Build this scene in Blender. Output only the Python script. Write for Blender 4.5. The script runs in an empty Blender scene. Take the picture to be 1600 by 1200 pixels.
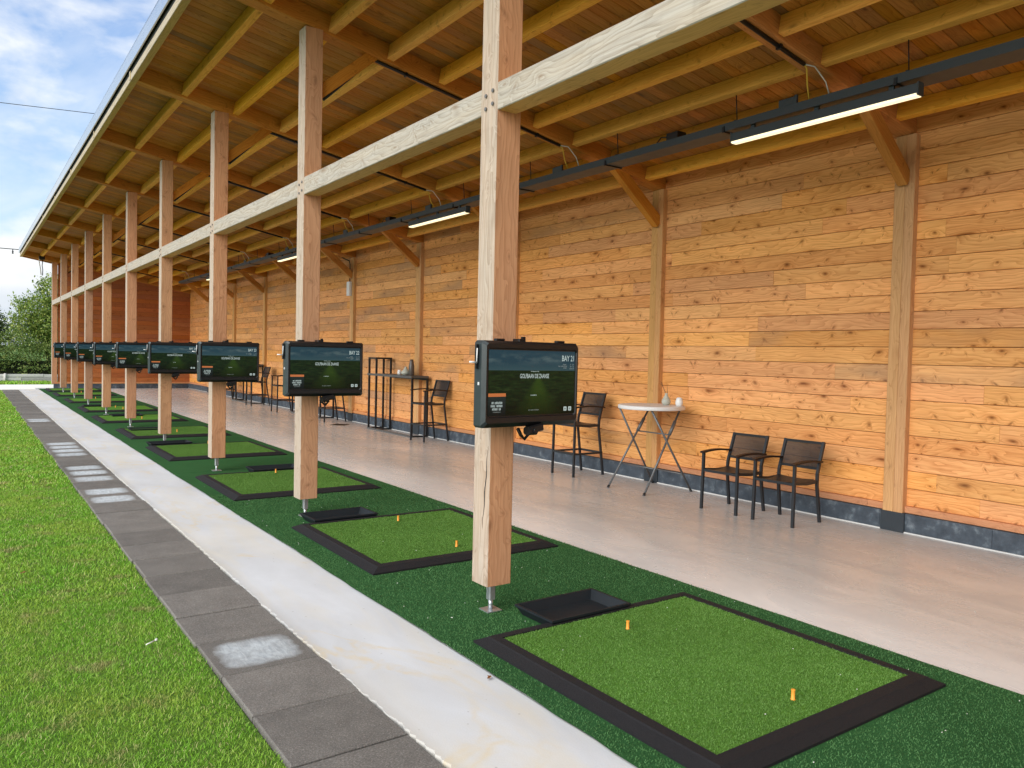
import bpy, math, random
import numpy as np
from mathutils import Vector, Matrix

random.seed(7)
rng = np.random.default_rng(7)
SC = bpy.context.scene
COL = SC.collection
rad = math.radians

# ------------------------------------------------------------------ camera
cam_d = bpy.data.cameras.new("camera")
cam = bpy.data.objects.new("camera", cam_d)
COL.objects.link(cam)
SC.camera = cam
YAW, PIT, ROL, FPX = 0.625707, 0.032834, 0.022746, 1221.553
cam_d.sensor_fit = 'HORIZONTAL'
cam_d.sensor_width = 36.0
cam_d.lens = FPX / 1600.0 * 36.0
cam_d.shift_x = -(827.977 - 800.0) / 1600.0
cam_d.shift_y = (596.078 - 600.0) / 1600.0
cam_d.clip_start = 0.05
cam_d.clip_end = 3000.0
R = [[0.81077715, -0.58491339, 0.02273197], [-0.00078608, -0.03992245, -0.99920247], [0.58535442, 0.81011266, -0.032828]]
right, down, fwd = Vector(R[0]), Vector(R[1]), Vector(R[2])
M = Matrix.Identity(4)
for i in range(3):
    M[i][0] = right[i]
    M[i][1] = -down[i]
    M[i][2] = -fwd[i]
M[2][3] = 1.55
cam.matrix_world = M

# ------------------------------------------------------------------ world + sun
SKYX, SKYY, SKYS = 5.0, 2.0, 4.2
SUN_EL, SUN_AZ = 33.0, 254.0          # azimuth: direction the sun stands in, clockwise from +Y
wd = bpy.data.worlds.new("World")
SC.world = wd
wd.use_nodes = True
nt = wd.node_tree
nt.nodes.clear()
def wn(t, **k):
    n = nt.nodes.new(t)
    for a, b in k.items():
        setattr(n, a, b)
    return n
out = wn('ShaderNodeOutputWorld')
bg = wn('ShaderNodeBackground')
bg.inputs[1].default_value = 0.055
sky = wn('ShaderNodeTexSky', sky_type='NISHITA', sun_disc=False)
sky.sun_elevation = rad(SUN_EL)
sky.sun_rotation = rad(SUN_AZ)
sky.altitude = 0.0
sky.air_density = 1.0
sky.dust_density = 0.6
sky.ozone_density = 1.5
tc = wn('ShaderNodeTexCoord')
sep = wn('ShaderNodeSeparateXYZ')
nt.links.new(tc.outputs['Generated'], sep.inputs[0])
# puffy cumulus banks low down, thin veils higher up
mp = wn('ShaderNodeMapping')
mp.inputs['Location'].default_value = (SKYX, SKYY, 0.0)
mp.inputs['Scale'].default_value = (1.0, 1.0, 1.9)
nt.links.new(tc.outputs['Generated'], mp.inputs[0])
def cloud(loc, sc, det, ro, di):
    m = wn('ShaderNodeMapping'); m.inputs['Location'].default_value = loc
    nt.links.new(mp.outputs[0], m.inputs[0])
    n = wn('ShaderNodeTexNoise'); n.inputs['Scale'].default_value = sc; n.inputs['Detail'].default_value = det; n.inputs['Roughness'].default_value = ro; n.inputs['Distortion'].default_value = di
    nt.links.new(m.outputs[0], n.inputs['Vector'])
    return n.outputs[0]
n1 = cloud((0, 0, 0), SKYS, 8, 0.52, 0.15)
r1 = wn('ShaderNodeValToRGB')
r1.color_ramp.elements[0].position = 0.40; r1.color_ramp.elements[0].color = (0.0, 0.0, 0.0, 1)
r1.color_ramp.elements[1].position = 0.56; r1.color_ramp.elements[1].color = (1, 1, 1, 1)
nt.links.new(n1, r1.inputs[0])
n3 = cloud((7, 3, 1), SKYS * 0.6, 6, 0.6, 0.9)
r3 = wn('ShaderNodeValToRGB')
r3.color_ramp.elements[0].position = 0.36; r3.color_ramp.elements[0].color = (0.03, 0.03, 0.03, 1)
r3.color_ramp.elements[1].position = 0.64; r3.color_ramp.elements[1].color = (0.55, 0.55, 0.55, 1)
nt.links.new(n3, r3.inputs[0])
cmax = wn('ShaderNodeMath', operation='MAXIMUM')
nt.links.new(r1.outputs[0], cmax.inputs[0]); nt.links.new(r3.outputs[0], cmax.inputs[1])
n2 = cloud((0, 0, 0.10), SKYS, 5, 0.5, 0.15)
r2 = wn('ShaderNodeValToRGB')
r2.color_ramp.elements[0].position = 0.46; r2.color_ramp.elements[0].color = (5.6, 5.7, 5.8, 1)
r2.color_ramp.elements[1].position = 0.68; r2.color_ramp.elements[1].color = (3.1, 3.6, 4.2, 1)
nt.links.new(n2, r2.inputs[0])
hz = wn('ShaderNodeMapRange'); hz.inputs[1].default_value = 0.0; hz.inputs[2].default_value = 0.34; hz.inputs[3].default_value = 0.85; hz.inputs[4].default_value = 0.0
nt.links.new(sep.outputs[2], hz.inputs[0])
skm = wn('ShaderNodeMix', data_type='RGBA', blend_type='MULTIPLY')
skm.inputs[0].default_value = 1.0
nt.links.new(sky.outputs[0], skm.inputs[6]); skm.inputs[7].default_value = (0.28, 0.74, 1.12, 1)
skh = wn('ShaderNodeMix', data_type='RGBA')
nt.links.new(hz.outputs[0], skh.inputs[0]); nt.links.new(skm.outputs[2], skh.inputs[6]); skh.inputs[7].default_value = (3.7, 4.5, 5.0, 1)
mx = wn('ShaderNodeMix', data_type='RGBA')
nt.links.new(cmax.outputs[0], mx.inputs[0])
nt.links.new(skh.outputs[2], mx.inputs[6])
nt.links.new(r2.outputs[0], mx.inputs[7])
nt.links.new(mx.outputs[2], bg.inputs[0])
nt.links.new(bg.outputs[0], out.inputs[0])

sun_d = bpy.data.lights.new("sun", 'SUN')
sun_d.energy = 1.5
sun_d.angle = rad(60)
sun_d.color = (1.0, 0.95, 0.87)
sun = bpy.data.objects.new("sun", sun_d)
COL.objects.link(sun)
sd = Vector((math.sin(rad(SUN_AZ)) * math.cos(rad(SUN_EL)), math.cos(rad(SUN_AZ)) * math.cos(rad(SUN_EL)), math.sin(rad(SUN_EL))))
sun.rotation_euler = sd.to_track_quat('Z', 'Y').to_euler()
sun.location = (-20, -20, 30)

SC.view_settings.view_transform = 'Standard'
SC.view_settings.look = 'None'
SC.view_settings.gamma = 1.0
SC.view_settings.exposure = 1.8
SC.view_settings.use_curve_mapping = False
SC.render.engine = 'CYCLES'
SC.cycles.use_denoising = True
SC.cycles.max_bounces = 10
SC.cycles.diffuse_bounces = 6
SC.cycles.transparent_max_bounces = 12

# ------------------------------------------------------------------ node helpers
class NT:
    def __init__(s, name):
        s.m = bpy.data.materials.new(name)
        s.m.use_nodes = True
        s.t = s.m.node_tree
        s.t.nodes.clear()
        s.out = s.n('ShaderNodeOutputMaterial')
        s.b = s.n('ShaderNodeBsdfPrincipled')
        s.l(s.b.outputs[0], s.out.inputs[0])
    def n(s, t, **k):
        n = s.t.nodes.new(t)
        for a, b in k.items():
            setattr(n, a, b)
        return n
    def l(s, a, b):
        s.t.links.new(a, b)
    def put(s, sock, v):
        if isinstance(v, bpy.types.NodeSocket):
            s.l(v, sock)
        elif isinstance(v, (tuple, list)) and sock.type == 'RGBA' and len(v) == 3:
            sock.default_value = (*v, 1)
        else:
            sock.default_value = v
    def math(s, op, a, b=0.0, c=None, clamp=False):
        n = s.n('ShaderNodeMath', operation=op, use_clamp=clamp)
        s.put(n.inputs[0], a); s.put(n.inputs[1], b)
        if c is not None:
            s.put(n.inputs[2], c)
        return n.outputs[0]
    def mix(s, f, a, b, blend='MIX'):
        n = s.n('ShaderNodeMix', data_type='RGBA', blend_type=blend)
        s.put(n.inputs[0], f); s.put(n.inputs[6], a); s.put(n.inputs[7], b)
        return n.outputs[2]
    def ramp(s, f, *stops):
        n = s.n('ShaderNodeValToRGB')
        e = n.color_ramp.elements
        while len(e) < len(stops):
            e.new(0.5)
        for i, (p, c) in enumerate(stops):
            e[i].position = p
            e[i].color = (c, c, c, 1) if isinstance(c, (int, float)) else (*c, 1)
        s.l(f, n.inputs[0])
        return n.outputs[0]
    def noise(s, vec, scale, detail=3, rough=0.5, dist=0.0):
        n = s.n('ShaderNodeTexNoise')
        if vec is not None:
            s.l(vec, n.inputs['Vector'])
        n.inputs['Scale'].default_value = scale
        n.inputs['Detail'].default_value = detail
        n.inputs['Roughness'].default_value = rough
        n.inputs['Distortion'].default_value = dist
        return n.outputs[0]
    def mapping(s, vec, scale=(1, 1, 1), loc=(0, 0, 0)):
        n = s.n('ShaderNodeMapping')
        s.l(vec, n.inputs[0])
        n.inputs['Scale'].default_value = scale
        n.inputs['Location'].default_value = loc
        return n.outputs[0]
    def bump(s, h, strength=0.3, dist=0.01):
        n = s.n('ShaderNodeBump')
        n.inputs['Strength'].default_value = strength
        n.inputs['Distance'].default_value = dist
        s.l(h, n.inputs['Height'])
        s.l(n.outputs[0], s.b.inputs['Normal'])
    def obj(s):
        return s.n('ShaderNodeTexCoord').outputs['Object']
    def gen(s):
        return s.n('ShaderNodeTexCoord').outputs['Generated']
    def pos(s):
        return s.n('ShaderNodeNewGeometry').outputs['Position']
    def uv(s):
        return s.n('ShaderNodeTexCoord').outputs['UV']
    def attr(s, a):
        return s.n('ShaderNodeAttribute', attribute_name=a).outputs['Fac']
    def base(s, v): s.put(s.b.inputs['Base Color'], v)
    def rough(s, v): s.put(s.b.inputs['Roughness'], v)
    def metal(s, v): s.put(s.b.inputs['Metallic'], v)
    def spec(s, v): s.put(s.b.inputs['Specular IOR Level'], v)

def wood(name, light, dark, tint=None, tint_amt=0.0, grey=0.0, grey_side=False, knots=0.8, var=0.35, rough=0.7, scale=1.0):
    """lumber: uv = metres along / across the grain, rnd = value per board"""
    s = NT(name)
    uv = s.uv()
    r = s.attr('rnd')
    warp = s.noise(s.mapping(uv, (1.3 * scale, 5 * scale, 1)), 1.0, 3, 0.5)
    sx = s.n('ShaderNodeSeparateXYZ'); s.l(uv, sx.inputs[0])
    u, v = sx.outputs[0], sx.outputs[1]
    # knots: larger ones with a halo, slanted spike knots and pin knots
    wv = s.n('ShaderNodeTexNoise'); wv.inputs['Scale'].default_value = 1.7; wv.inputs['Detail'].default_value = 2
    s.l(uv, wv.inputs['Vector'])
    uw = s.n('ShaderNodeVectorMath', operation='MULTIPLY_ADD')
    s.l(wv.outputs['Color'], uw.inputs[0]); uw.inputs[1].default_value = (0.5, 0.09, 0); s.l(uv, uw.inputs[2])
    def knots_layer(sc, thr, s0, s1, shear):
        sh_ = s.n('ShaderNodeSeparateXYZ'); s.l(uw.outputs[0], sh_.inputs[0])
        cb = s.n('ShaderNodeCombineXYZ')
        s.put(cb.inputs[0], s.math('MULTIPLY', s.math('ADD', sh_.outputs[0], s.math('MULTIPLY', sh_.outputs[1], shear)), sc[0] * scale))
        s.put(cb.inputs[1], s.math('MULTIPLY', sh_.outputs[1], sc[1] * scale))
        kv = s.n('ShaderNodeTexVoronoi', feature='F1', voronoi_dimensions='2D')
        s.l(cb.outputs[0], kv.inputs['Vector']); kv.inputs['Scale'].default_value = 1.0
        kc = s.n('ShaderNodeSeparateColor'); s.l(kv.outputs['Color'], kc.inputs[0])
        has = s.math('LESS_THAN', kc.outputs[0], thr)
        size = s.math('MULTIPLY_ADD', s.math('POWER', kc.outputs[1], 2.0), s1, s0)
        kn_ = s.math('DIVIDE', kv.outputs['Distance'], size)
        core = s.math('MULTIPLY', s.math('SUBTRACT', 1.0, s.math('SMOOTH_MIN', kn_, 1.0, 0.4), clamp=True), has)
        hal = s.math('MULTIPLY', s.math('POWER', 2.718, s.math('MULTIPLY', s.math('MULTIPLY', kn_, kn_), -0.30)), has)
        return core, hal
    k1, h1 = knots_layer((2.6, 6.2), 0.40, 0.035, 0.14, 0.15)
    k2, h2 = knots_layer((7.0, 5.0), 0.30, 0.05, 0.12, 0.65)
    k3, h3 = knots_layer((7.0, 5.0), 0.28, 0.05, 0.12, -0.65)
    knot = s.math('MAXIMUM', k1, s.math('MULTIPLY', s.math('MAXIMUM', k2, k3), 0.75))
    halo = s.math('MAXIMUM', h1, s.math('MULTIPLY', s.math('MAXIMUM', h2, h3), 0.6))
    # growth rings bent round the knots
    ring = s.math('ADD', s.math('MULTIPLY', v, 26 * scale), s.math('MULTIPLY', warp, 9.0))
    ring = s.math('ADD', ring, s.math('MULTIPLY', halo, 2.2))
    g = s.math('FRACT', ring)
    g = s.math('POWER', g, 2.2)
    fine = s.noise(s.mapping(uv, (2.2 * scale, 95 * scale, 1)), 1.0, 5, 0.7)
    blot = s.noise(s.mapping(uv, (0.9, 4, 1)), 1.0, 3, 0.55)
    f = s.math('ADD', s.math('MULTIPLY', g, 0.40), s.math('MULTIPLY_ADD', fine, 1.45, -0.58), clamp=True)
    c = s.mix(f, light, dark)
    c = s.mix(s.math('MULTIPLY', halo, 0.50 * knots), c, dark)
    c = s.mix(s.math('MULTIPLY', s.math('MULTIPLY', knot, 1.2, clamp=True), 0.95 * knots), c, tuple(x * 0.42 for x in dark))
    # board to board difference
    vv = s.math('MULTIPLY_ADD', r, 2 * var, 1.0 - var)
    vv = s.math('MULTIPLY', vv, s.math('MULTIPLY_ADD', blot, 0.5, 0.75))
    hs = s.n('ShaderNodeHueSaturation')
    s.put(hs.inputs['Hue'], s.math('MULTIPLY_ADD', s.math('FRACT', s.math('MULTIPLY', r, 7.31)), 0.008, 0.495))
    s.put(hs.inputs['Saturation'], s.math('MULTIPLY_ADD', s.math('FRACT', s.math('MULTIPLY', r, 3.77)), 0.10, 0.97))
    s.put(hs.inputs['Value'], vv)
    s.l(c, hs.inputs['Color'])
    c = hs.outputs[0]
    if tint is not None:
        sel = s.ramp(s.math('FRACT', s.math('MULTIPLY', r, 17.3)), (0.84, 0.0), (0.86, 1.0))
        tn = s.ramp(s.noise(s.mapping(uv, (0.8, 3.0, 1), (5, 2, 0)), 1.0, 2), (0.40, 0.15), (0.62, 1.0))
        c = s.mix(s.math('MULTIPLY', s.math('MULTIPLY', sel, tn), tint_amt), c, tint)
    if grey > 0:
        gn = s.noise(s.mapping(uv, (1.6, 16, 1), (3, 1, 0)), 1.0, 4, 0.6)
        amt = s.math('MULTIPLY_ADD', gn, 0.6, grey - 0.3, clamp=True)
        if grey_side:  # outer faces: some real greying, but mostly side light put into the colour
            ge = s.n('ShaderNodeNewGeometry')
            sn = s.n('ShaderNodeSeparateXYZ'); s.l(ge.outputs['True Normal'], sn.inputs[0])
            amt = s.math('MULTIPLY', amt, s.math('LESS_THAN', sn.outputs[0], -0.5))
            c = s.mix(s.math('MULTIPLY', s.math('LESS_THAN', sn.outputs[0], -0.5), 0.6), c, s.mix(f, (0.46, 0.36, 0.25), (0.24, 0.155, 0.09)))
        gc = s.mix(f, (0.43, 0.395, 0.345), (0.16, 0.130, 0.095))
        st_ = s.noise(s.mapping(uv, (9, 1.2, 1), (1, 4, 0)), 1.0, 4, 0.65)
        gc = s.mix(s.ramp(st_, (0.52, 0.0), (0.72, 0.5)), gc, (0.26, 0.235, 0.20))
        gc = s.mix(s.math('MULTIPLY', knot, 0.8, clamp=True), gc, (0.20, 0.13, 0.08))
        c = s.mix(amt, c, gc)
    s.base(c)
    s.rough(s.math('MULTIPLY_ADD', f, 0.15, rough - 0.05))
    s.spec(0.28)
    s.bump(s.math('ADD', s.math('MULTIPLY', f, -1.0), s.math('MULTIPLY', knot, 0.5)), 0.35, 0.002)
    return s.m

def plain(name, col, rough=0.5, metal=0.0, spec=0.5, var=0.0, nscale=20.0, bump=0.0):
    s = NT(name)
    if var > 0:
        n = s.noise(s.obj(), nscale, 4, 0.6)
        s.base(s.mix(n, tuple(x * (1 - var) for x in col), tuple(min(1, x * (1 + var)) for x in col)))
        s.rough(s.math('MULTIPLY_ADD', n, 0.2, rough - 0.1))
        if bump:
            s.bump(n, bump, 0.003)
    else:
        s.base(col); s.rough(rough)
    s.metal(metal); s.spec(spec)
    return s.m

MAT = {}
MAT['wall_wood'] = wood('larch_wall', (0.88, 0.450, 0.170), (0.47, 0.150, 0.032), tint=(0.29, 0.185, 0.12), tint_amt=0.55, var=0.135, knots=1.0)
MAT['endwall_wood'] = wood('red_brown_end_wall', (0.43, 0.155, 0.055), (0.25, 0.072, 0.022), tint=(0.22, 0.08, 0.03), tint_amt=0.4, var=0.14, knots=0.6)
MAT['roof_wood'] = wood('roof_boards', (0.50, 0.215, 0.036), (0.26, 0.085, 0.010), tint=(0.17, 0.11, 0.05), tint_amt=0.6, var=0.2, knots=0.7)
MAT['purlin_wood'] = wood('spruce_purlin', (0.86, 0.465, 0.090), (0.58, 0.255, 0.034), var=0.09, knots=0.6)
MAT['rafter_wood'] = wood('douglas_rafter', (0.56, 0.25, 0.055), (0.34, 0.12, 0.022), var=0.12, knots=0.5)
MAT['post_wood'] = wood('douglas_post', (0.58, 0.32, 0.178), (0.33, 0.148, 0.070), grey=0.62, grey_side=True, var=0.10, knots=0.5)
MAT['rail_wood'] = wood('weathered_lit_rail', (0.64, 0.41, 0.15), (0.42, 0.24, 0.07), grey=0.90, grey_side=True, var=0.08, knots=0.4)
MAT['wallpost_wood'] = wood('wall_post_wood', (0.66, 0.38, 0.165), (0.43, 0.20, 0.07), var=0.12, knots=0.4)
MAT['trim_wood'] = wood('base_trim_wood', (0.62, 0.30, 0.14), (0.42, 0.16, 0.07), var=0.15, knots=0.3)
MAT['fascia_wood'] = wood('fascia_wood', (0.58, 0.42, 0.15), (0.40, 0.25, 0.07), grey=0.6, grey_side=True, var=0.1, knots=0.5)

MAT['steel'] = plain('galvanised_steel', (0.52, 0.54, 0.56), 0.42, 0.85, 0.5, 0.2, 60)
MAT['bolt'] = plain('bolt_steel', (0.20, 0.19, 0.18), 0.5, 0.7)
MAT['tray'] = plain('dark_painted_tray', (0.034, 0.045, 0.052), 0.45, 0.0, 0.5, 0.12, 8)
MAT['black'] = plain('black_plastic', (0.006, 0.0065, 0.0075), 0.42, 0.0, 0.45, 0.15, 60)
MAT['casing'] = plain('monitor_casing', (0.006, 0.007, 0.009), 0.38, 0.0, 0.5, 0.12, 40)
MAT['casing_side'] = plain('monitor_side', (0.024, 0.032, 0.035), 0.35, 0.0, 0.5, 0.1, 30)
MAT['frame'] = plain('anthracite_frame', (0.016, 0.018, 0.021), 0.42, 0.0, 0.5, 0.1, 30)
MAT['rackblk'] = plain('black_rack_steel', (0.009, 0.009, 0.010), 0.45, 0.0, 0.5, 0.15, 30)
MAT['rackrail'] = plain('grey_tabletop', (0.10, 0.097, 0.093), 0.55, 0.0, 0.4, 0.15, 12)
MAT['arm'] = plain('dark_wood_arm', (0.018, 0.009, 0.007), 0.5, 0.0, 0.4, 0.25, 20)
MAT['tabletop'] = plain('white_table_plastic', (0.74, 0.73, 0.71), 0.45, 0.0, 0.4, 0.03, 30)
MAT['tubegrey'] = plain('grey_tube', (0.13, 0.135, 0.14), 0.4, 0.35, 0.5, 0.1, 20)
MAT['vase'] = plain('sage_ceramic', (0.46, 0.47, 0.40), 0.5, 0.0, 0.5, 0.15, 60)
MAT['jar'] = plain('white_ceramic', (0.80, 0.80, 0.78), 0.35, 0.0, 0.5, 0.04, 60)
MAT['bottle'] = plain('dark_bottle', (0.09, 0.075, 0.065), 0.3, 0.0, 0.5)
MAT['twig'] = plain('twig', (0.12, 0.065, 0.035), 0.8)
MAT['tee'] = plain('orange_rubber_tee', (0.75, 0.29, 0.035), 0.55, 0.0, 0.4, 0.08, 200)
MAT['white'] = plain('white_box_plastic', (0.72, 0.73, 0.73), 0.45, 0, 0.5, 0.04, 20)
MAT['ycable'] = plain('yellow_cable', (0.62, 0.40, 0.04), 0.5)
MAT['wcable'] = plain('white_cable', (0.55, 0.54, 0.50), 0.5)
MAT['traytub'] = plain('black_ball_tray_plastic', (0.010, 0.0135, 0.017), 0.6, 0.0, 0.25, 0.25, 25, 0.1)
MAT['roofmetal'] = plain('zinc_roof_trim', (0.62, 0.66, 0.70), 0.28, 0.9, 0.5, 0.04, 6)
MAT['gap'] = plain('black_membrane', (0.010, 0.010, 0.010), 0.8)
MAT['wire'] = plain('power_wire', (0.05, 0.05, 0.055), 0.6)
MAT['sealant'] = plain('pale_sealant', (0.62, 0.62, 0.60), 0.6)

def m_lamp():
    s = NT('lamp_diffuser')
    s.base((0.9, 0.85, 0.7))
    s.put(s.b.inputs['Emission Color'], (1.0, 0.84, 0.50, 1))
    s.put(s.b.inputs['Emission Strength'], 0.36)
    return s.m
MAT['lamp'] = m_lamp()

def m_sling():
    s = NT('dark_mesh_sling')
    s.base((0.012, 0.0115, 0.012)); s.rough(0.6)
    tr = s.n('ShaderNodeBsdfTransparent')
    ms = s.n('ShaderNodeMixShader')
    ms.inputs[0].default_value = 0.15
    s.l(s.b.outputs[0], ms.inputs[1]); s.l(tr.outputs[0], ms.inputs[2])
    s.l(ms.outputs[0], s.out.inputs[0])
    return s.m
MAT['sling'] = m_sling()

def m_rubber():
    s = NT('granulated_rubber')
    p = s.obj()
    n = s.noise(p, 260, 3, 0.7)
    b = s.noise(p, 9, 3, 0.6)
    c = s.mix(s.ramp(n, (0.35, 0.0), (0.75, 1.0)), (0.004, 0.004, 0.005), (0.024, 0.0225, 0.0255))
    s.base(s.mix(s.math('MULTIPLY', b, 0.3), c, (0.018, 0.016, 0.017)))
    s.rough(0.75); s.spec(0.25)
    s.bump(n, 0.8, 0.005)
    return s.m
MAT['rubber'] = m_rubber()

def m_turf(name, lo, mid, hi, scale, speck=True, seam=False):
    s = NT(name)
    p = s.obj()
    n = s.noise(p, scale, 3, 0.75)
    n2 = s.noise(s.mapping(p, (1, 1, 1), (7, 3, 1)), scale * 2.3, 2, 0.6)
    h = s.math('ADD', s.math('MULTIPLY', n, 0.6), s.math('MULTIPLY', n2, 0.4))
    c = s.ramp(h, (0.30, lo), (0.50, mid), (0.72, hi))
    big = s.noise(p, 1.1, 4, 0.6)
    hs = s.n('ShaderNodeHueSaturation')
    hs.inputs['Hue'].default_value = 0.5
    hs.inputs['Saturation'].default_value = 1.0
    s.put(hs.inputs['Value'], s.math('MULTIPLY_ADD', big, 0.7, 0.65))
    s.l(c, hs.inputs['Color'])
    c = hs.outputs[0]
    s.base(c)
    s.rough(0.9); s.spec(0.05)
    s.bump(h, 0.5, 0.006)
    return s.m
MAT['turf'] = m_turf('artificial_turf_strip', (0.014, 0.046, 0.014), (0.026, 0.085, 0.028), (0.050, 0.145, 0.050), 110)
def m_fibre(name, lo, mid, hi):
    s = NT(name)
    rr = s.attr('rnd')
    c = s.ramp(rr, (0.0, lo), (0.5, mid), (1.0, hi))
    big = s.noise(s.obj(), 1.3, 4, 0.6)
    hs = s.n('ShaderNodeHueSaturation'); s.l(c, hs.inputs['Color']); s.put(hs.inputs['Value'], s.math('MULTIPLY_ADD', big, 0.6, 0.7))
    s.base(hs.outputs[0]); s.rough(0.9); s.spec(0.02)
    return s.m
MAT['fibre_mat'] = m_fibre('mat_fibres', (0.070, 0.150, 0.028), (0.102, 0.205, 0.044), (0.155, 0.275, 0.075))
MAT['fibre_turf'] = m_fibre('turf_fibres', (0.052, 0.122, 0.042), (0.064, 0.150, 0.053), (0.080, 0.178, 0.066))
MAT['matturf'] = m_turf('hitting_mat_turf', (0.030, 0.085, 0.010), (0.075, 0.180, 0.024), (0.16, 0.30, 0.065), 110)

def m_floor():
    s = NT('power_floated_concrete')
    p = s.pos()
    a = s.noise(s.mapping(p, (0.8, 0.25, 1)), 1.0, 5, 0.6, 0.5)
    b = s.noise(s.mapping(p, (3.0, 1.0, 1), (4, 2, 0)), 1.0, 6, 0.65, 1.0)
    f = s.noise(p, 90, 3, 0.6)
    c = s.mix(s.ramp(a, (0.35, 0.0), (0.68, 1.0)), (0.50, 0.495, 0.480), (0.67, 0.67, 0.66))
    c = s.mix(s.math('MULTIPLY', s.ramp(b, (0.35, 0.0), (0.7, 1.0)), 0.55), c, (0.385, 0.38, 0.385))
    c = s.mix(s.math('MULTIPLY', f, 0.16), c, (0.27, 0.24, 0.22))
    v = s.n('ShaderNodeTexVoronoi', feature='F1'); s.l(p, v.inputs['Vector']); v.inputs['Scale'].default_value = 3.4
    dk = s.math('LESS_THAN', v.outputs['Distance'], 0.035)
    c = s.mix(s.math('MULTIPLY', dk, 0.30), c, (0.2, 0.18, 0.17))
    # paler band beside the turf
    sx = s.n('ShaderNodeSeparateXYZ'); s.l(p, sx.inputs[0])
    edge = s.ramp(s.math('ADD', sx.outputs[0], s.math('MULTIPLY', b, 0.9)), (0.0, 1.0), (1.0, 0.0))
    mr = s.n('ShaderNodeMapRange'); s.put(mr.inputs[0], s.math('ADD', sx.outputs[0], s.math('MULTIPLY', b, 0.8)))
    mr.inputs[1].default_value = 4.2; mr.inputs[2].default_value = 5.5; mr.inputs[3].default_value = 0.6; mr.inputs[4].default_value = 0.0
    c = s.mix(mr.outputs[0], c, (0.68, 0.70, 0.72))
    scf = s.noise(s.mapping(p, (14, 2.2, 1), (2, 7, 0)), 1.0, 5, 0.7, 2.0)
    c = s.mix(s.math('MULTIPLY', s.ramp(scf, (0.60, 0.0), (0.72, 1.0)), 0.35), c, (0.34, 0.31, 0.29))
    s.base(c)
    s.rough(s.math('MULTIPLY_ADD', b, 0.34, 0.10))
    s.spec(0.38)
    s.bump(s.math('ADD', s.math('MULTIPLY', a, 1.0), s.math('MULTIPLY', b, 0.4)), 0.05, 0.02)
    return s.m
MAT['floor'] = m_floor()

def m_concrete():
    s = NT('pale_concrete_strip')
    p = s.pos()
    a = s.noise(s.mapping(p, (2, 0.9, 1)), 1.0, 5, 0.6, 0.4)
    f = s.noise(p, 120, 3, 0.65)
    st = s.noise(s.mapping(p, (1.6, 0.8, 1), (9, 4, 0)), 1.0, 4, 0.55, 1.2)
    c = s.mix(s.ramp(a, (0.3, 0.0), (0.7, 1.0)), (0.48, 0.488, 0.50), (0.60, 0.62, 0.65))
    sx0 = s.n('ShaderNodeSeparateXYZ'); s.l(p, sx0.inputs[0])
    ed = s.n('ShaderNodeMapRange'); s.put(ed.inputs[0], s.math('ADD', sx0.outputs[0], s.math('MULTIPLY', f, 0.05))); ed.inputs[1].default_value = 1.48; ed.inputs[2].default_value = 1.56; ed.inputs[3].default_value = 0.45; ed.inputs[4].default_value = 0.0
    c = s.mix(ed.outputs[0], c, (0.33, 0.30, 0.25))
    c = s.mix(s.math('MULTIPLY', f, 0.25), c, (0.42, 0.41, 0.40))
    ring = s.math('ABSOLUTE', s.math('SUBTRACT', st, 0.60))
    yel = s.ramp(ring, (0.0, 1.0), (0.045, 0.0))
    msk = s.ramp(s.noise(s.mapping(p, (1.1, 0.6, 1), (3, 2, 0)), 1.0, 3, 0.6), (0.38, 0.0), (0.52, 1.0))
    msk = s.math('MULTIPLY', msk, s.ramp(s.noise(p, 9, 4, 0.7), (0.35, 0.2), (0.6, 1.0)))
    c = s.mix(s.math('MULTIPLY', s.math('MULTIPLY', yel, msk), 0.48), c, (0.60, 0.45, 0.20))
    wsh = s.noise(s.mapping(p, (3, 0.7, 1), (2, 8, 0)), 1.0, 5, 0.6, 0.6)
    c = s.mix(s.math('MULTIPLY', s.ramp(wsh, (0.46, 0.0), (0.66, 1.0)), 0.42), c, (0.60, 0.54, 0.42))
    v = s.n('ShaderNodeTexVoronoi', feature='F1'); s.l(p, v.inputs['Vector']); v.inputs['Scale'].default_value = 11
    c = s.mix(s.math('MULTIPLY', s.math('LESS_THAN', v.outputs['Distance'], 0.06), 0.4), c, (0.24, 0.21, 0.18))
    s.base(c); s.rough(0.82); s.spec(0.3)
    s.bump(s.math('ADD', a, s.math('MULTIPLY', f, 0.5)), 0.25, 0.006)
    return s.m
MAT['concrete'] = m_concrete()

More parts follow.
